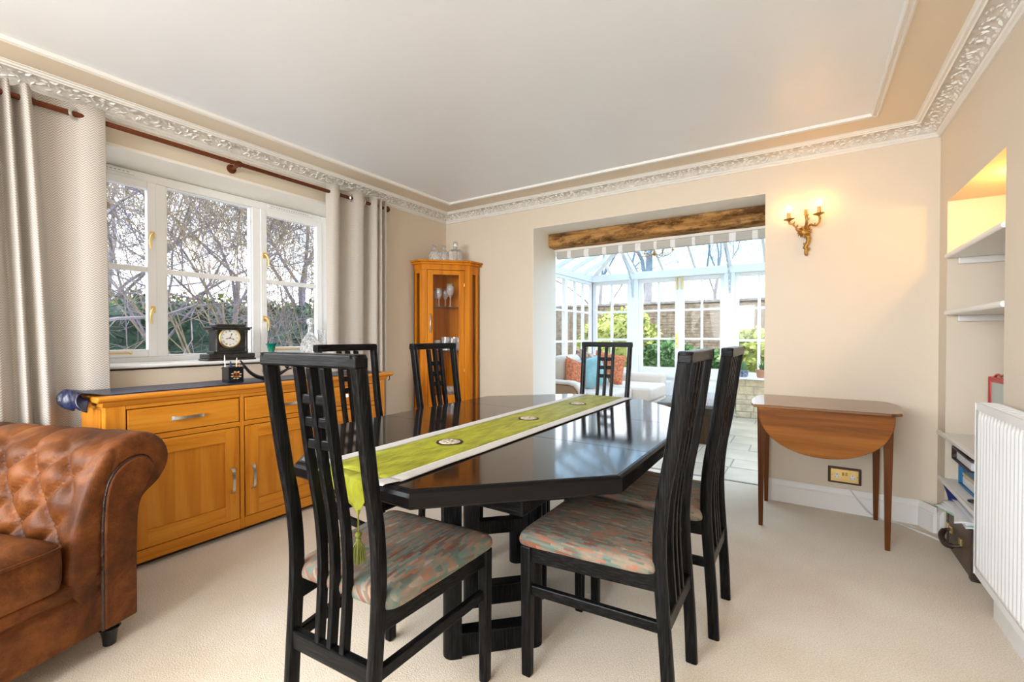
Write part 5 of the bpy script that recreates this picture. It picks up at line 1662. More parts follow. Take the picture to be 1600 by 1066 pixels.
# ends of the flutes blend to flat bands
for (zz, base) in ((0.030, 0), (H - 0.030, m)):
    st = len(vs)
    vs += [(-0.020, yy, zz) for yy, d in pts]
    for i in range(m - 1):
        fs.append((base + i, base + i + 1, st + i + 1, st + i))
MB().add(vs, fs).build('front_panel', M_rad, rd, smooth=40, solid=0.001)
MB().box(-0.020, -0.012, RY0 - 1.86, RY1 - 1.86, 0.0, 0.031).build('bottom_band', M_rad, rd, bev=0.002)
MB().box(-0.020, -0.012, RY0 - 1.86, RY1 - 1.86, H - 0.031, H - 0.004).build('top_band', M_rad, rd, bev=0.002)
MB().box(-0.012, 0.045, RY0 - 1.85, RY1 - 1.87, 0.01, H - 0.02).build('core', M_rad, rd)
gr = MB()
gr.box(-0.022, -0.014, RY0 - 1.86, RY1 - 1.86, H - 0.004, H); gr.box(0.040, 0.048, RY0 - 1.86, RY1 - 1.86, H - 0.004, H)
k = int((RY1 - RY0) / 0.03)
for i in range(k + 1):
    yy = RY0 - 1.86 + i * (RY1 - RY0 - 0.012) / k
    gr.box(-0.014, 0.040, yy, yy + 0.016, H - 0.004, H)
gr.build('top_grille', M_rad, rd)
for yy in (RY0 - 1.86, RY1 - 1.863):
    MB().box(-0.022, 0.050, yy, yy + 0.003, 0.0, H).build('end_panel', M_rad, rd, bev=0.001)
for yy in (-0.45, 0.45):
    MB().box(0.045, 0.0755, yy - 0.02, yy + 0.02, 0.1, H - 0.1).build('wall_bracket', M_rad, rd)
MB().tube([(0.02, RY0 - 1.80, 0.03), (0.02, RY0 - 1.80, -0.195)], 0.0085, 10).build('pipe', M_steel, rd, smooth=60)

# ================================================================== ALCOVE SHELVES AND CONTENTS
def shelf(z, lb, ovh=0.0, th=0.026, x0=0.664, bat=True):
    e = thing('alcove_shelf', lb, 'shelf', (0.85, 3.03, z))
    MB().prism([(x0 - 0.85 + 0.006, -th), (AXB - 0.85, -th), (AXB - 0.85, 0), (x0 - 0.85 + 0.006, 0), (x0 - 0.85, -th * 0.3), (x0 - 0.85, -th * 0.7)], AY0 - 3.03 + 0.001, AY1 - 3.03 - 0.001 + 0, 'y').build('board', M_white, e, bev=0.003)
    if ovh:
        MB().prism([(x0 - 0.85 - 0.010, -th * 0.8), (x0 - 0.85 + 0.0105, -th * 0.8), (x0 - 0.85 + 0.0105, -0.001), (x0 - 0.85 - 0.010, -0.001)], AY0 - 3.03 - 0.0, AY1 - 3.03 + ovh, 'y').build('nosing', M_white, e, bev=0.004)
    if bat:
        MB().box(-0.13, AXB - 0.851, AY1 - 3.03 - 0.022, AY1 - 3.03 - 0.001, -th - 0.035, -th).build('batten', M_white, e, bev=0.004)
    return e
shelf(1.612, 'uppermost white shelf in the lit alcove')
shelf(1.292, 'second white shelf from the top in the alcove, empty')
shelf(0.602, 'white alcove shelf level with the radiator top, above the box files', ovh=0.085)
shelf(0.345, 'lowest white alcove shelf, carrying the dark and blue files', ovh=0.05)

sp = thing('alcove_spotlight', 'small round lit spotlight recessed in the alcove ceiling', 'light', (0.86, 2.95, AZ))
R = Matrix.Identity(4)
MB().lathe([(0.038, -0.001), (0.042, -0.003), (0.040, -0.008), (0.030, -0.008), (0.028, -0.002)], (0, 0, 0), 24).build('ring', M_brass, sp, smooth=40)
MB().lathe([(0.0, -0.001), (0.027, -0.001), (0.024, -0.009), (0.0, -0.012)], (0, 0, 0), 20).build('lamp', M_spot, sp, smooth=60)
sl = bpy.data.lights.new('alcove_spotlight_glow', 'POINT'); sl.energy = 3.6; sl.color = (1.0, 0.56, 0.14); sl.shadow_soft_size = 0.03
so = bpy.data.objects.new('alcove_spotlight_glow', sl); so.location = (0, 0, -0.05); COL.objects.link(so); so.parent = sp

f1 = thing('box_file', 'dark brown box file full of papers, upper one lying in the alcove', 'file', (0.812, 3.268, 0.4690), radians(-1))
MB().box(-0.12, 0.14, -0.16, 0.16, 0.060, 0.070).build('lid', M_dark, f1, bev=0.001)
MB().box(-0.12, 0.14, -0.16, 0.16, 0.0, 0.006).build('base', M_dark, f1, bev=0.001)
MB().box(-0.12, 0.14, 0.152, 0.16, 0.006, 0.060).build('spine', M_dark, f1)
MB().box(-0.105, 0.13, -0.15, 0.13, 0.0065, 0.045).build('papers', M_paper, f1, bev=0.003)
f2 = thing('document_case', 'blue document folder stuffed with papers under the dark file in the alcove', 'file', (0.834, 3.215, 0.3455), 0.0)
MB().box(-0.12, 0.14, -0.17, 0.17, 0.0, 0.008).build('base', M_blue, f2)
MB().box(-0.12, 0.14, 0.160, 0.17, 0.008, 0.115).build('spine', M_blue, f2)
MB().box(-0.12, 0.14, -0.17, 0.17, 0.115, 0.123).build('lid', M_blue, f2)
MB().box(-0.112, 0.13, -0.16, 0.13, 0.009, 0.052).build('papers', M_paper, f2, bev=0.004)
MB().box(-0.118, 0.12, -0.16, 0.11, 0.060, 0.075).build('card_folder', M_manila, f2, bev=0.004)
MB().box(-0.110, 0.13, -0.15, 0.12, 0.080, 0.105).build('folders', M_blue, f2, bev=0.004)
sg = thing('sunglasses', 'pair of dark glasses lying at the front of the lowest alcove shelf', 'glasses', (0.70, 2.98, 0.3452), radians(20))
MB().sphere((0, -0.03, 0.010), 0.024, 12, 6, sz=0.35).build('lens', M_blacklac, sg, smooth=180)
MB().sphere((0, 0.03, 0.010), 0.024, 12, 6, sz=0.35).build('lens', M_blacklac, sg, smooth=180)
MB().tube([(0, -0.008, 0.012), (0, 0.008, 0.012)], 0.003, 6).tube([(0, 0.05, 0.010), (0.09, 0.045, 0.008)], 0.002, 6).build('frame', M_blacklac, sg)

cs_ = thing('suitcase', 'worn brown leather briefcase with dark handle standing at the bottom of the alcove', 'suitcase', (0.735, 3.14, 0.0), radians(0))
MB().box(-0.070, 0.070, -0.22, 0.22, 0.0, 0.235).build('body', M_case, cs_, bev=0.012)
MB().box(-0.073, 0.073, -0.223, -0.18, 0.0, 0.237).build('corner_strap', M_dark, cs_, bev=0.006)
MB().box(-0.073, 0.073, 0.18, 0.223, 0.0, 0.237).build('corner_strap', M_dark, cs_, bev=0.006)
hp = smooth_path([(-0.070, 0.115, 0.125), (-0.098, 0.112, 0.118), (-0.118, 0.08, 0.100), (-0.122, 0.03, 0.088), (-0.118, -0.02, 0.085), (-0.098, -0.052, 0.095), (-0.070, -0.055, 0.105)], 5)
MB().tube(hp, [0.008] * 6 + [0.014] * (len(hp) - 12) + [0.008] * 6, 10).build('handle', M_dark, cs_, smooth=60)
for y in (0.115, -0.055, 0.17):
    MB().box(-0.078, -0.069, y - 0.016, y + 0.016, 0.105, 0.14).build('clasp', M_brass, cs_, bev=0.002)
px_ = thing('loose_papers', 'loose white sheets piled on the briefcase at the bottom of the alcove', 'papers', (0.735, 3.14, 0.2375))
q = random.Random(9)
for i in range(7):
    a = q.uniform(-0.3, 0.3); dx, dy = q.uniform(-0.015, 0.03), q.uniform(-0.03, 0.03)
    m_ = M_greenpaper if i == 1 else M_paper
    def fn(u, v, i=i):
        x = -0.085 + 0.19 * u; y = -0.18 + 0.36 * v
        X_ = x * cos(a) - y * sin(a) + dx; Y_ = x * sin(a) + y * cos(a) + dy
        z = 0.003 + i * 0.0045 + 0.006 * max(0, mnoise.noise(Vector((u * 2, v * 3, i)))) - 0.30 * max(0, -0.078 - X_)
        return (X_, Y_, z)
    MB().grid(fn, 10, 14).build('sheet', m_, px_, smooth=60, solid=0.0008)
tp_ = thing('plastic_folder', 'navy blue curved plastic folder leaning at the back left of the briefcase', 'folder', (0.70, 3.395, 0.2375))
def fn(u, v):
    a = -0.2 + 1.7 * u
    return (-0.030 + 0.075 * v, 0.03 - 0.085 * (1 - cos(a)) * 1.0 , 0.003 + 0.075 * sin(pi / 2 - a * 0.9) + 0.0)
MB().grid(lambda u, v: (-0.035 + 0.10 * v, 0.045 - 0.11 * u, 0.004 + 0.070 * (1 - u) ** 0.5 if u < 1 else 0.004), 14, 4).build('cover', M_navyplastic, tp_, smooth=60, solid=0.006)

rf = thing('picture_frame', 'red lacquered square picture frame standing in the alcove above the radiator', 'frame', (0.80, 3.105, 0.6025), radians(96))
fm = MB()
for x0, x1, z0, z1 in ((-0.10, -0.072, 0, 0.345), (0.072, 0.10, 0, 0.345), (-0.072, 0.072, 0, 0.03), (-0.072, 0.072, 0.317, 0.345)):
    fm.box(x0, x1, -0.012, 0.012, z0, z1)
fm.build('frame', M_red, rf, bev=0.006)
MB().box(-0.072, 0.072, 0.0, 0.006, 0.03, 0.317).build('picture', mat('grey_green_picture', (0.42, 0.48, 0.44), rough=0.2), rf)
MB().tube(smooth_path([(-0.06, 0, 0.345), (-0.03, 0, 0.358), (0.0, 0, 0.352), (0.03, 0, 0.358), (0.06, 0, 0.345)], 4), 0.006, 8).build('crest', M_red, rf, smooth=60)

# ================================================================== WALL SCONCE
sc = thing('wall_sconce', 'gilt rococo wall light with three candle arms, two bulbs lit, beside the opening', 'wall light', (0.002, 3.638, 1.86))
body = MB()
body.tube(smooth_path([(0.010, -0.022, -0.170), (0.006, -0.024, -0.145), (0.010, -0.026, -0.120), (0.000, -0.026, -0.118), (0.012, -0.026, -0.095), (0.020, -0.024, -0.065), (0.014, -0.024, -0.040), (0.002, -0.028, -0.015), (-0.006, -0.032, 0.012)], 4), [0.004] + [0.010] * 8 + [0.012] * 12 + [0.015] * 12, 8)
body.sphere((-0.004, -0.030, -0.012), 0.030, 12, 8, sy=0.6, sz=0.75)
for k in range(14):
    a = 2 * pi * k / 14
    p = V(-0.004 + 0.030 * cos(a), -0.034, -0.010 + 0.028 * sin(a))
    body.tube([p - V(cos(a), 0, sin(a)) * 0.012, p + V(0, -0.008, 0), p + V(cos(a + 0.7), 0, sin(a + 0.7)) * 0.016], [0.006, 0.007, 0.0015], 6)
for z, s in ((-0.135, 1), (-0.10, -1), (-0.07, 1), (-0.045, -1)):
    body.tube([(0.010, -0.026, z), (0.010 + s * 0.015, -0.030, z + 0.006), (0.010 + s * 0.018, -0.028, z + 0.018)], [0.006, 0.006, 0.001], 6)
body.tube([(0.0, -0.03, -0.03), (0.0, 0.0, -0.02)], [0.018, 0.022], 10)
body.build('backplate', M_gilt, sc, smooth=60)
def arm_(pts, rad, cup, name='arm'):
    mb = MB().tube(smooth_path(pts, 5), rad, 8)
    for i in (2, 3):
        p = Vector(pts[min(i, len(pts) - 1)])
        mb.tube([p, p + V(0.010, -0.006, 0.006), p + V(0.014, -0.004, 0.016)], [0.005, 0.005, 0.001], 6)
    a = mb.build(name, M_gilt, sc, smooth=60)
    return a
def drip(c, tilt, r=0.031):
    R = Matrix.Translation(c) @ Matrix.Rotation(tilt, 4, 'Y')
    mb = MB().lathe([(0.006, -0.010), (0.012, -0.004), (r, 0.004), (r + 0.002, 0.006), (r, 0.0065), (0.012, 0.001), (0.0, 0.001)], (0, 0, 0), 22, R)
    mb.build('drip_pan', M_gilt, sc, smooth=50)
arm_([(-0.012, -0.032, -0.006), (-0.040, -0.050, -0.004), (-0.052, -0.060, 0.020), (-0.070, -0.066, 0.042), (-0.086, -0.066, 0.046), (-0.090, -0.066, 0.064)], 0.0060, None)
arm_([(0.006, -0.032, 0.005), (0.030, -0.050, 0.030), (0.044, -0.058, 0.022), (0.062, -0.066, 0.018), (0.078, -0.068, 0.034), (0.082, -0.068, 0.060), (0.078, -0.068, 0.076)], 0.0065, None)
arm_([(-0.004, -0.034, 0.004), (0.006, -0.055, 0.025), (0.010, -0.075, 0.055), (0.006, -0.080, 0.080), (0.004, -0.080, 0.095)], 0.0085, None)
drip((-0.090, -0.066, 0.072), radians(-4)); drip((0.076, -0.068, 0.086), radians(-4))
for (x, y, z, h, lit) in ((-0.092, -0.066, 0.072, 0.050, True), (0.076, -0.068, 0.088, 0.052, True), (0.003, -0.080, 0.092, 0.034, False)):
    MB().lathe([(0.0, 0), (0.0115, 0), (0.0120, h * 0.5), (0.0110, h), (0.0, h)], (x, y, z), 14).build('candle_sleeve', M_candle, sc, smooth=40)
    if lit:
        MB().lathe([(0.006, 0), (0.014, 0.010), (0.0175, 0.022), (0.015, 0.034), (0.007, 0.045), (0.0, 0.050)], (x, y, z + h), 16).build('bulb', M_bulb, sc, smooth=180)

# ================================================================== SOCKET AND CABLES
sk = thing('double_socket', 'brass double wall socket in a dark wood surround above the skirting', 'socket', (0.228, 3.64, 0.238))
MB().box(-0.088, 0.088, -0.014, -0.0005, -0.053, 0.053).build('surround', M_socketwood_shade, sk, bev=0.004)
MB().box(-0.073, 0.073, -0.018, -0.014, -0.040, 0.040).build('plate', M_brass, sk, bev=0.001)
for x in (-0.040, 0.042):
    m_ = MB().prism([(x - 0.018, -0.020), (x + 0.018, -0.020), (x + 0.018, -0.008), (x + 0.010, -0.008), (x + 0.010, 0.006), (x + 0.006, 0.016), (x - 0.006, 0.016), (x - 0.010, 0.006), (x - 0.010, -0.008), (x - 0.018, -0.008)], -0.0195, -0.0175, 'y')
    m_.build('outlet_insert', M_plasticw, sk)
    h_ = MB().box(x - 0.002, x + 0.002, -0.0202, -0.0190, 0.003, 0.010)
    h_.box(x - 0.013, x - 0.007, -0.0202, -0.0190, -0.014, -0.011); h_.box(x + 0.007, x + 0.013, -0.0202, -0.0190, -0.014, -0.011)
    h_.build('pin_slot', M_ink, sk)
for x in (-0.008, 0.009):
    MB().box(x - 0.005, x + 0.005, -0.022, -0.018, 0.002, 0.022).build('rocker_switch', M_gilt, sk, bev=0.001)
for x in (-0.066, 0.067):
    MB().lathe([(0.0, 0), (0.003, 0), (0.003, 0.0012), (0.0, 0.0015)], (0, 0, 0), 10, Matrix.Translation((x, -0.0178, 0)) @ Matrix.Rotation(pi / 2, 4, 'X')).build('screw', M_gilt, sk)
c1 = MB()
for dy in (0.0, 0.008):
    c1.tube(smooth_path([(0.240, 3.615 - dy * 0.3, 0.182), (0.262, 3.612 - dy, 0.150), (0.300, 3.609 - dy, 0.100 - dy), (0.345, 3.606 - dy, 0.045 - dy), (0.385, 3.600 - dy, 0.012), (0.43, 3.598 - dy * 2, 0.006), (0.50, 3.588 - dy * 2, 0.005), (0.57, 3.560 - dy * 2, 0.005)], 6), 0.0028, 6)
cab_ = c1.build('white_cable', M_cable, smooth=60)
tag(cab_, 'thin white cable hanging from the socket down the skirting board', 'cable')
c2 = MB().tube(smooth_path([(0.50, 3.56, 0.0075), (0.55, 3.50, 0.0075), (0.61, 3.44, 0.0075), (0.66, 3.38, 0.0075), (0.69, 3.365, 0.012)], 6), 0.0065, 8).build('floor_cable', M_cable, smooth=60)
tag(c2, 'thick cream cable lying on the carpet at the skirting corner', 'cable')

# ================================================================== GARDEN ROOM FURNITURE
ss = thing('garden_room_sofa', 'oatmeal linen sofa with studded tan arm in the garden room', 'sofa', (-2.35, 5.75, 0))
def ssb(x0, x1, y0, y1, z0, z1, name, m=M_conssofa, bev=0.03, parent=ss, seg=4):
    return MB().box(x0 + 2.35, x1 + 2.35, y0 - 5.75, y1 - 5.75, z0, z1).build(name, m, parent, bev=bev, seg=seg, smooth=40)
ssb(-2.93, -1.85, 5.0, 6.70, 0.06, 0.28, 'base', bev=0.02)
ssb(-1.86, -1.68, 5.75, 6.70, 0.06, 0.28, 'base', bev=0.02)
ssb(-2.96, -2.68, 5.02, 6.68, 0.10, 0.80, 'backrest', bev=0.08)
ssb(-2.70, -1.90, 5.06, 5.86, 0.28, 0.46, 'seat_cushion', bev=0.04)
ssb(-2.70, -1.66, 5.88, 6.66, 0.28, 0.47, 'seat_cushion', bev=0.04)
ssb(-2.72, -2.50, 5.08, 5.86, 0.46, 0.90, 'back_cushion', bev=0.08)
ssb(-2.72, -2.50, 5.88, 6.64, 0.46, 0.88, 'back_cushion', bev=0.08)
am = MB().prism([(-2.90 + 2.35, 0.08), (-2.20 + 2.35, 0.08), (-2.18 + 2.35, 0.42), (-2.20 + 2.35, 0.52), (-2.26 + 2.35, 0.585), (-2.34 + 2.35, 0.605), (-2.90 + 2.35, 0.62)], 4.86 - 5.75, 5.02 - 5.75, 'y').build('arm', M_conssofa, ss, bev=0.03, seg=4, smooth=40)
MB().prism([(-2.88 + 2.35, 0.10), (-2.225 + 2.35, 0.10), (-2.21 + 2.35, 0.42), (-2.23 + 2.35, 0.50), (-2.28 + 2.35, 0.555), (-2.35 + 2.35, 0.57), (-2.88 + 2.35, 0.58)], 4.850 - 5.75, 4.862 - 5.75, 'y').build('arm_panel', M_tanarm, am, bev=0.003)
st = MB()
for k in range(46):
    t = k / 45
    P_ = [(-2.86, 0.570), (-2.35, 0.560), (-2.285, 0.545), (-2.24, 0.495), (-2.22, 0.42), (-2.235, 0.11)]
    L = [0]
    for a, b_ in zip(P_[:-1], P_[1:]): L.append(L[-1] + math.hypot(a[0] - b_[0], a[1] - b_[1]))
    s_ = t * L[-1]
    for j in range(len(P_) - 1):
        if L[j + 1] >= s_ - 1e-9:
            r_ = (s_ - L[j]) / (L[j + 1] - L[j])
            st.sphere((P_[j][0] + (P_[j + 1][0] - P_[j][0]) * r_ + 2.35, 4.849 - 5.75, P_[j][1] + (P_[j + 1][1] - P_[j][1]) * r_), 0.007, 6, 4); break
st.build('stud', M_dark, am)
ssb(-2.90, -1.70, 6.68, 6.84, 0.08, 0.60, 'arm', bev=0.05)
for x, y in ((-2.86, 4.95), (-2.25, 4.95), (-1.74, 6.6), (-2.86, 6.7)):
    MB().lathe([(0.015, 0), (0.025, 0.06)], (x + 2.35, y - 5.75, 0), 10).build('foot', M_dark, ss)
def throw_pillow(name, lb, c, s, rot, m, th=0.13):
    e = thing(name, lb, 'cushion', c, 0, 'scatter cushions on the garden room sofa')
    def f(sg):
        def g(u, v):
            a, b_ = 2 * u - 1, 2 * v - 1
            h = ((1 - a ** 4) * (1 - b_ ** 4)) ** 0.5 * th / 2
            k = 1 - 0.07 * (a * a * (1 - abs(b_)) + b_ * b_ * (1 - abs(a))) * 0 - 0.06 * (abs(a * a * (1 - b_ * b_)) + abs(b_ * b_ * (1 - a * a)))
            return (a * s / 2 * k, sg * h, b_ * s / 2 * k)
        return g
    mb = MB().grid(f(1), 14, 14); mb.grid(f(-1), 14, 14)
    o = mb.build('cover', m, e, smooth=180)
    e.rotation_euler = rot
    return e
throw_pillow('scatter_cushion', 'nearest orange woven cushion leaning on the sofa arm', (-2.43, 5.22, 0.67), 0.38, (radians(-14), radians(16), radians(78)), M_orange)
throw_pillow('scatter_cushion', 'pale teal cushion in the middle of the garden room sofa', (-2.33, 5.50, 0.67), 0.40, (radians(-10), radians(-14), radians(48)), M_teal)
throw_pillow('scatter_cushion', 'small patterned beige cushion behind the teal one', (-2.47, 5.66, 0.74), 0.42, (radians(-14), radians(20), radians(55)), M_patt)
throw_pillow('scatter_cushion', 'farther orange cushion behind the teal cushion', (-2.30, 6.05, 0.70), 0.44, (radians(-16), radians(12), radians(30)), M_orange)

tk = thing('trunk_table', 'dark wooden trunk coffee table with a polished grey top in the garden room', 'coffee table', (-1.05, 5.62, 0))
MB().box(-0.25, 0.25, -0.52, 0.52, 0.0, 0.30).build('body', M_trunk, tk, bev=0.008)
MB().box(-0.262, 0.262, -0.532, 0.532, 0.30, 0.385).build('lid', M_trunk, tk, bev=0.008)
MB().box(-0.31, 0.29, -0.59, 0.56, 0.385, 0.425).build('slab_top', M_trunktop, tk, bev=0.012)
for x in (-0.24, 0.24):
    MB().box(x - 0.02, x + 0.02, -0.535, -0.515, 0.0, 0.385).build('corner_strap', M_slate, tk, bev=0.002)
MB().tube([(-0.06, -0.54, 0.19), (-0.06, -0.56, 0.16), (0.06, -0.56, 0.16), (0.06, -0.54, 0.19)], 0.006, 6).build('handle', M_gilt, tk, smooth=60)

cp = thing('cactus_pot', 'small cactus in a patterned blue pot on the garden room sill', 'plant', (-0.70, 7.0, 0.5805))
MB().lathe([(0.0, 0), (0.045, 0), (0.050, 0.01), (0.062, 0.085), (0.066, 0.095), (0.056, 0.095), (0.0, 0.085)], (0, 0, 0), 20).build('pot', M_bluepot, cp, smooth=40)
m_ = MB()
vs = []
for i in range(10):
    z = 0.085 + 0.13 * i / 9; r_ = 0.034 * (1 - (i / 9) ** 4) ** 0.5 + 0.002
    for k in range(20):
        vs.append(((r_ * (1 + 0.14 * (k % 2))) * cos(2 * pi * k / 20), (r_ * (1 + 0.14 * (k % 2))) * sin(2 * pi * k / 20), z))
fs = [(i * 20 + k, i * 20 + (k + 1) % 20, (i + 1) * 20 + (k + 1) % 20, (i + 1) * 20 + k) for i in range(9) for k in range(20)] + [tuple(180 + k for k in range(20))]
m_.add(vs, fs).build('cactus', M_cactus, cp, smooth=30)
tp2 = thing('terracotta_pot', 'terracotta plant pot on the garden room sill right of the cactus', 'plant', (-0.47, 7.0, 0.5805))
MB().lathe([(0.0, 0), (0.065, 0), (0.082, 0.085), (0.088, 0.087), (0.088, 0.110), (0.078, 0.110), (0.0, 0.095)], (0, 0, 0), 22).build('pot', M_terra, tp2, smooth=35)
m_ = MB()
q = random.Random(4)
for k in range(14):
    a = q.uniform(0, 2 * pi); h = q.uniform(0.05, 0.14)
    m_.tube([(0.02 * cos(a), 0.02 * sin(a), 0.095), (0.035 * cos(a), 0.035 * sin(a), 0.095 + h * 0.6), (0.06 * cos(a), 0.06 * sin(a), 0.095 + h)], [0.004, 0.007, 0.001], 4)
m_.build('leaves', M_cactus, tp2)

ch = thing('chandelier', 'small scrolled gilt chandelier hanging in the garden room', 'chandelier', (-1.55, 5.6, 2.93))
MB().tube([(0, 0, 0.0), (0, 0, -0.58)], 0.004, 6).build('chain', M_gilt, ch)
m_ = MB().lathe([(0.0, -0.80), (0.012, -0.79), (0.022, -0.77), (0.012, -0.74), (0.010, -0.66), (0.020, -0.62), (0.008, -0.58)], (0, 0, 0), 14)
m_.build('stem', M_gilt, ch, smooth=50)
for k in range(6):
    a = 2 * pi * k / 6 + 0.3
    D = V(cos(a), sin(a), 0)
    pts = smooth_path([tuple(D * 0.01 + V(0, 0, -0.76)), tuple(D * 0.08 + V(0, 0, -0.80)), tuple(D * 0.16 + V(0, 0, -0.79)), tuple(D * 0.215 + V(0, 0, -0.74)), tuple(D * 0.205 + V(0, 0, -0.70)), tuple(D * 0.17 + V(0, 0, -0.705))], 4)
    a1 = MB().tube(pts, 0.005, 6).build('arm', M_gilt, ch, smooth=60)
    MB().lathe([(0.0, 0), (0.02, 0.004), (0.024, 0.01), (0.009, 0.012), (0.008, 0.06), (0.0, 0.062)], tuple(D * 0.215 + V(0, 0, -0.74)), 12).build('candle_cup', M_candle, a1, smooth=50)

# ================================================================== OUTSIDE
gd = tag(MB().box(-40, 30, -30, 60, -0.22, -0.08).build('ground', M_grass), kind='structure')
tag(MB().box(-6.4, XL - WT - 0.01, -6, 12.0, -0.08, -0.06).build('bounce_path', M_bounce_patio), kind='structure')  # pale strip added outside the window to bounce skylight up onto its soffit

def hedge(name, lb, c, dims, nleaf, ls, m, cat='hedge', core=True, seed=1, grp=None):
    """clipped leafy mass: solid twiggy core and real leaf blades over it"""
    e = thing(name, lb, cat, (c[0], c[1], -0.08), 0, grp)
    q = random.Random(seed)
    hx, hy, h = dims[0] / 2, dims[1] / 2, dims[2]
    rnd = dims[3] if len(dims) > 3 else 0.0
    def surf(th, ph):
        # superellipsoid surface point and normal
        ex = 0.35 if rnd == 0 else 0.9
        cx_ = abs(cos(th)) ** ex * (1 if cos(th) > 0 else -1); sx_ = abs(sin(th)) ** ex * (1 if sin(th) > 0 else -1)
        cp_ = max(0.0, cos(ph)) ** ex; sp_ = abs(sin(ph)) ** ex * (1 if sin(ph) > 0 else -1)
        return Vector((hx * cx_ * cp_, hy * sx_ * cp_, h / 2 + h / 2 * sp_))
    cm = MB()
    nu, nv = 28, 12
    cm.grid(lambda u, v: (lambda p: (p[0] * 0.93 + 0.05 * mnoise.noise(p * 3), p[1] * 0.97 + 0.05 * mnoise.noise(p * 3 + V(5, 0, 0)), h / 2 + (p[2] - h / 2) * 0.95 + 0.05 * mnoise.noise(p * 3 + V(0, 9, 0))))(surf(u * 2 * pi, (v - 0.5) * pi)), nu, nv, closeu=True)
    cm.build('inner_growth', m, e)
    lf = MB()
    for _ in range(nleaf):
        th = q.uniform(0, 2 * pi); ph = math.asin(q.uniform(-0.95, 1))
        if rnd == 0:
            # sample on the box faces for even cover
            f = q.random()
            if f < 0.42: p = Vector((hx, q.uniform(-hy, hy), q.uniform(0, h)))
            elif f < 0.58: p = Vector((q.uniform(-hx, hx), q.uniform(-hy, hy), h))
            elif f < 0.79: p = Vector((q.uniform(-hx, hx), -hy, q.uniform(0, h)))
            else: p = Vector((-hx, q.uniform(-hy, hy), q.uniform(0, h)))
            p += Vector((0.10, 0.10, 0.13)) * mnoise.noise(p * 2.2) + Vector((q.gauss(0, 0.04), q.gauss(0, 0.04), q.gauss(0, 0.05)))
        else:
            p = surf(th, ph) * 1.0
            p = Vector((p[0], p[1], p[2])) * (1 + 0.10 * mnoise.noise(p * 3)) * q.uniform(0.92, 1.05)
            p[2] = max(0.02, p[2])
        d = Vector((q.gauss(0, 1), q.gauss(0, 1), q.gauss(0, 1))).normalized()
        s = d.orthogonal().normalized()
        nn_ = d.cross(s)
        L = ls * q.uniform(0.6, 1.3)
        lf.add([p, p + d * L * 0.45 + s * L * 0.32, p + d * L, p + d * L * 0.45 - s * L * 0.32 + nn_ * L * 0.1], [(0, 1, 2), (0, 2, 3)])
    tag(lf.build('foliage', m, e, fix=False), kind='stuff')
    return e

BLIM = [None]
MINR = [0.0030]
def branches(mb, q, p, d, L, r, depth, up, spread, nmin=2, nmax=3, sides=4, bend=0.18):
    pts = [Vector(p)]; rr_ = [r]
    n = 4
    dd = Vector(d).normalized()
    for i in range(n):
        dd = (dd + Vector((q.gauss(0, bend), q.gauss(0, bend), q.gauss(0, bend) + up))).normalized()
        nx_ = pts[-1] + dd * L / n
        if BLIM[0](nx_): break
        pts.append(nx_); rr_.append(r * (1 - 0.45 * (i + 1) / n))
    n = len(pts) - 1
    if n < 1: return
    mb.tube(pts, rr_, sides if depth > 1 else 3, cap=False)
    if depth <= 0: return
    for k in range(q.randint(nmin, nmax)):
        t = q.uniform(0.35, 1.0)
        i = min(n - 1, int(t * n)); f = t * n - i
        bp = pts[i] * (1 - f) + pts[i + 1] * f
        nd = (dd + Vector((q.gauss(0, spread), q.gauss(0, spread), q.gauss(0, spread)))).normalized()
        branches(mb, q, bp, nd, L * q.uniform(0.55, 0.85), max(MINR[0], rr_[i] * q.uniform(0.38, 0.55)), depth - 1, up, spread, nmin, nmax, sides, bend)
def bare_tree(name, lb, loc, h, r, depth, m=M_bark, seed=1, stems=1, lean=0.0, spread=0.55, up=0.05, nmin=3, nmax=4, cat='tree', grp=None, splay=0.5, first=0.35):
    e = thing(name, lb, cat, (loc[0], loc[1], -0.08), 0, grp)
    q = random.Random(seed)
    tk_ = MB(); br = MB()
    BLIM[0] = (lambda p: p.x + loc[0] > -4.35) if loc[0] < -5 and loc[1] < 6 else (lambda p: p.y + loc[1] < 12.6)
    for s in range(stems):
        a = 2 * pi * s / max(1, stems) + q.uniform(-0.4, 0.4)
        d0 = Vector((cos(a) * (splay if stems > 1 else 0.05), sin(a) * (splay if stems > 1 else 0.05), 1)).normalized()
        if stems > 1: d0 = (d0 + Vector((q.gauss(0, 0.2), q.gauss(0, 0.2) + lean, 0))).normalized()
        p0 = Vector((cos(a) * 0.06 * (stems > 1), sin(a) * 0.06 * (stems > 1), 0))
        L = h * first * q.uniform(0.85, 1.15)
        pts = [p0]; rs = [r * (1.15 if stems == 1 else 1)]
        dd = d0
        for i in range(5):
            dd = (dd + Vector((q.gauss(0, 0.06), q.gauss(0, 0.06), 0.02))).normalized()
            pts.append(pts[-1] + dd * L / 5); rs.append(r * (1 - 0.35 * (i + 1) / 5))
        tk_.tube(pts, rs, 8)
        for k in range(nmax + 1):
            i = q.randint(3, 5)
            nd = (dd + Vector((q.gauss(0, spread), q.gauss(0, spread), q.gauss(0, spread * 0.5) + 0.1))).normalized()
            branches(br, q, pts[i], nd, L * q.uniform(0.7, 1.1), rs[i] * 0.6, depth, up, spread, nmin, nmax)
    tk_.build('trunk', m, e, smooth=60, fix=False)
    tag(br.build('branches', m, e, fix=False), kind='stuff')
    return e
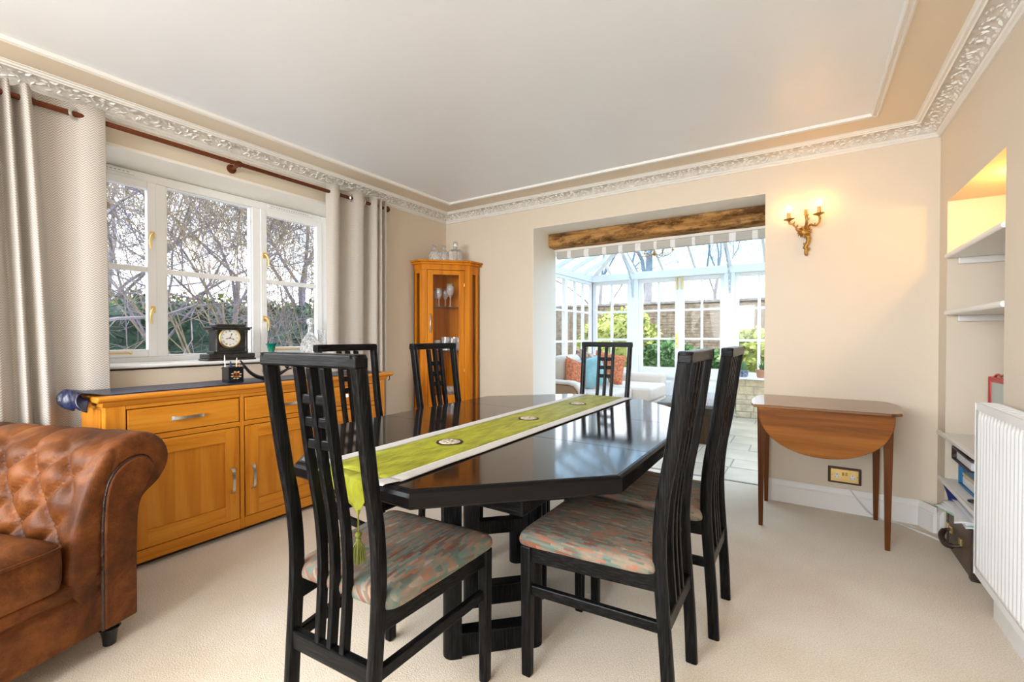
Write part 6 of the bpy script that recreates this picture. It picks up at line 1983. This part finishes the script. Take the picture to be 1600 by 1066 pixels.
# seen through the room window
hedge('ivy_hedge', 'dark ivy-covered hedge across the garden outside the room window', (-7.3, 3.0, 0), (0.8, 9.0, 1.60), 16000, 0.085, M_ivy, seed=2)
hedge('clipped_hedge', 'olive green clipped hedge behind the ivy hedge outside the room window', (-9.2, 4.0, 0), (1.0, 12.0, 1.86), 9000, 0.10, M_yew, seed=3)
bare_tree('apple_tree', 'bare twiggy tree outside the left pane of the room window', (-5.7, 1.35, 0), 4.4, 0.045, 5, nmin=3, nmax=4, seed=5, lean=0.0, spread=0.75, up=0.0, first=0.36)
bare_tree('fruit_tree', 'bare tangled tree outside the middle pane of the room window', (-6.3, 2.8, 0), 4.6, 0.045, 5, nmin=3, nmax=4, seed=8, spread=0.75, up=0.0, first=0.38)
bare_tree('shrub', 'multi-stemmed bare shrub with pale arching stems behind the mantel clock', (-5.9, 2.75, 0), 4.2, 0.014, 4, m=M_barkp, seed=12, stems=10, spread=0.30, up=0.05, splay=0.55, nmin=2, nmax=3, cat='shrub', first=0.45)
bare_tree('shrub', 'dense pale-stemmed bare shrub outside the right pane of the room window', (-5.9, 3.9, 0), 4.0, 0.011, 4, m=M_barkp, seed=15, stems=14, spread=0.28, up=0.08, splay=0.40, nmin=2, nmax=4, cat='shrub', first=0.5)
bare_tree('crab_apple_tree', 'bare twiggy tree between the hedge and the left and middle panes', (-6.6, 2.05, 0), 4.5, 0.04, 5, seed=77, spread=0.75, up=0.0, first=0.40)
bare_tree('tall_tree', 'tall bare grey tree outside the right pane of the room window', (-8.4, 5.2, 0), 7.5, 0.08, 5, seed=19, spread=0.6, up=0.03, first=0.34)
bare_tree('tall_tree', 'tall bare grey tree far behind the hedge, left of the window', (-9.6, 2.6, 0), 7.0, 0.07, 5, seed=23, spread=0.65, up=0.03, first=0.34)

# behind the garden room
bwl = thing('garden_wall', 'long brown brick garden wall with stone coping beyond the garden room', 'wall', (-2.5, 12.0, -0.08))
MB().box(-7.5, 6.5, 0.012, 0.30, 0, 2.06).build('wall_core', M_grout, bwl)
q = random.Random(31)
bk_ = MB()
for c in range(27):
    z = 0.002 + c * 0.076
    x = -7.5 + (0.115 if c % 2 else 0)
    while x < 6.4:
        p = q.uniform(-0.006, 0.004)
        bk_.box(x + 0.005, x + 0.225, p, 0.02, z, z + 0.066)
        x += 0.230
tag(bk_.build('bricks', M_brick, bwl, fix=False), kind='stuff')
for k in range(23):
    MB().box(-7.5 + k * 0.61, -7.5 + k * 0.61 + 0.60, -0.04, 0.34, 2.06, 2.13).build('coping_stone', M_coping, bwl, bev=0.01)
hedge('laurel_shrub', 'yellow-green shrub outside the left garden room window', (-3.35, 9.4, 0), (1.7, 1.3, 1.68, 1), 4200, 0.13, M_choisya, 'shrub', seed=41)
hedge('green_shrub', 'low dark green shrub outside the left garden door', (-2.35, 9.3, 0), (1.2, 1.0, 1.12, 1), 3200, 0.11, M_shrub, 'shrub', seed=42)
hedge('green_shrub', 'low green shrub outside the right garden door', (-1.35, 9.6, 0), (1.1, 0.9, 0.92, 1), 2600, 0.11, M_shrub, 'shrub', seed=43)
hedge('pale_shrub', 'pale yellow shrub outside the right garden room window', (-0.72, 8.9, 0), (0.95, 0.9, 1.30, 1), 3200, 0.11, M_choisya, 'shrub', seed=44)
hedge('side_hedge', 'tall green hedge beyond the side windows of the garden room', (-6.8, 8.9, 0), (1.2, 5.0, 2.3), 8000, 0.14, M_shrub, seed=45)
bare_tree('big_tree', 'big thick-trunked tree beyond the brick wall behind the left garden door', (-5.2, 17.5, 0), 11.0, 0.20, 5, m=M_barkhaze, seed=66, spread=0.5, up=0.02, first=0.42)
bare_tree('small_tree', 'bare branching tree beyond the brick wall behind the right garden door', (-2.3, 15.0, 0), 7.0, 0.07, 5, m=M_barkhaze, seed=53, spread=0.6, up=0.02, first=0.40)
bare_tree('right_tree', 'bare spreading tree beyond the wall on the right of the garden room view', (-0.2, 14.6, 0), 7.0, 0.06, 5, m=M_barkhaze, seed=57, spread=0.65, up=0.01, first=0.40)
bare_tree('left_tree', 'grey bare tree beyond the wall behind the left garden room window', (-6.4, 15.5, 0), 8.0, 0.09, 5, m=M_barkhaze, seed=59, spread=0.6, up=0.02, first=0.36)

gh = thing('garden_gate', 'white panelled garden gate frame standing by the yellow shrub', 'gate', (-0.99, 10.2, -0.08))
MB().box(-0.155, -0.125, -0.02, 0.02, 0, 1.84).build('post', M_upvc, gh); MB().box(0.125, 0.155, -0.02, 0.02, 0, 1.84).build('post', M_upvc, gh)
for z in (0.5, 1.0, 1.35, 1.60, 1.80):
    MB().box(-0.125, 0.125, -0.016, 0.016, z, z + 0.04).build('rail', M_upvc, gh)
for x in (-0.083, 0.0, 0.083):
    MB().box(x - 0.040, x + 0.040, -0.008, 0.008, 0.10, 1.80).build('board', M_upvc, gh, bev=0.003)
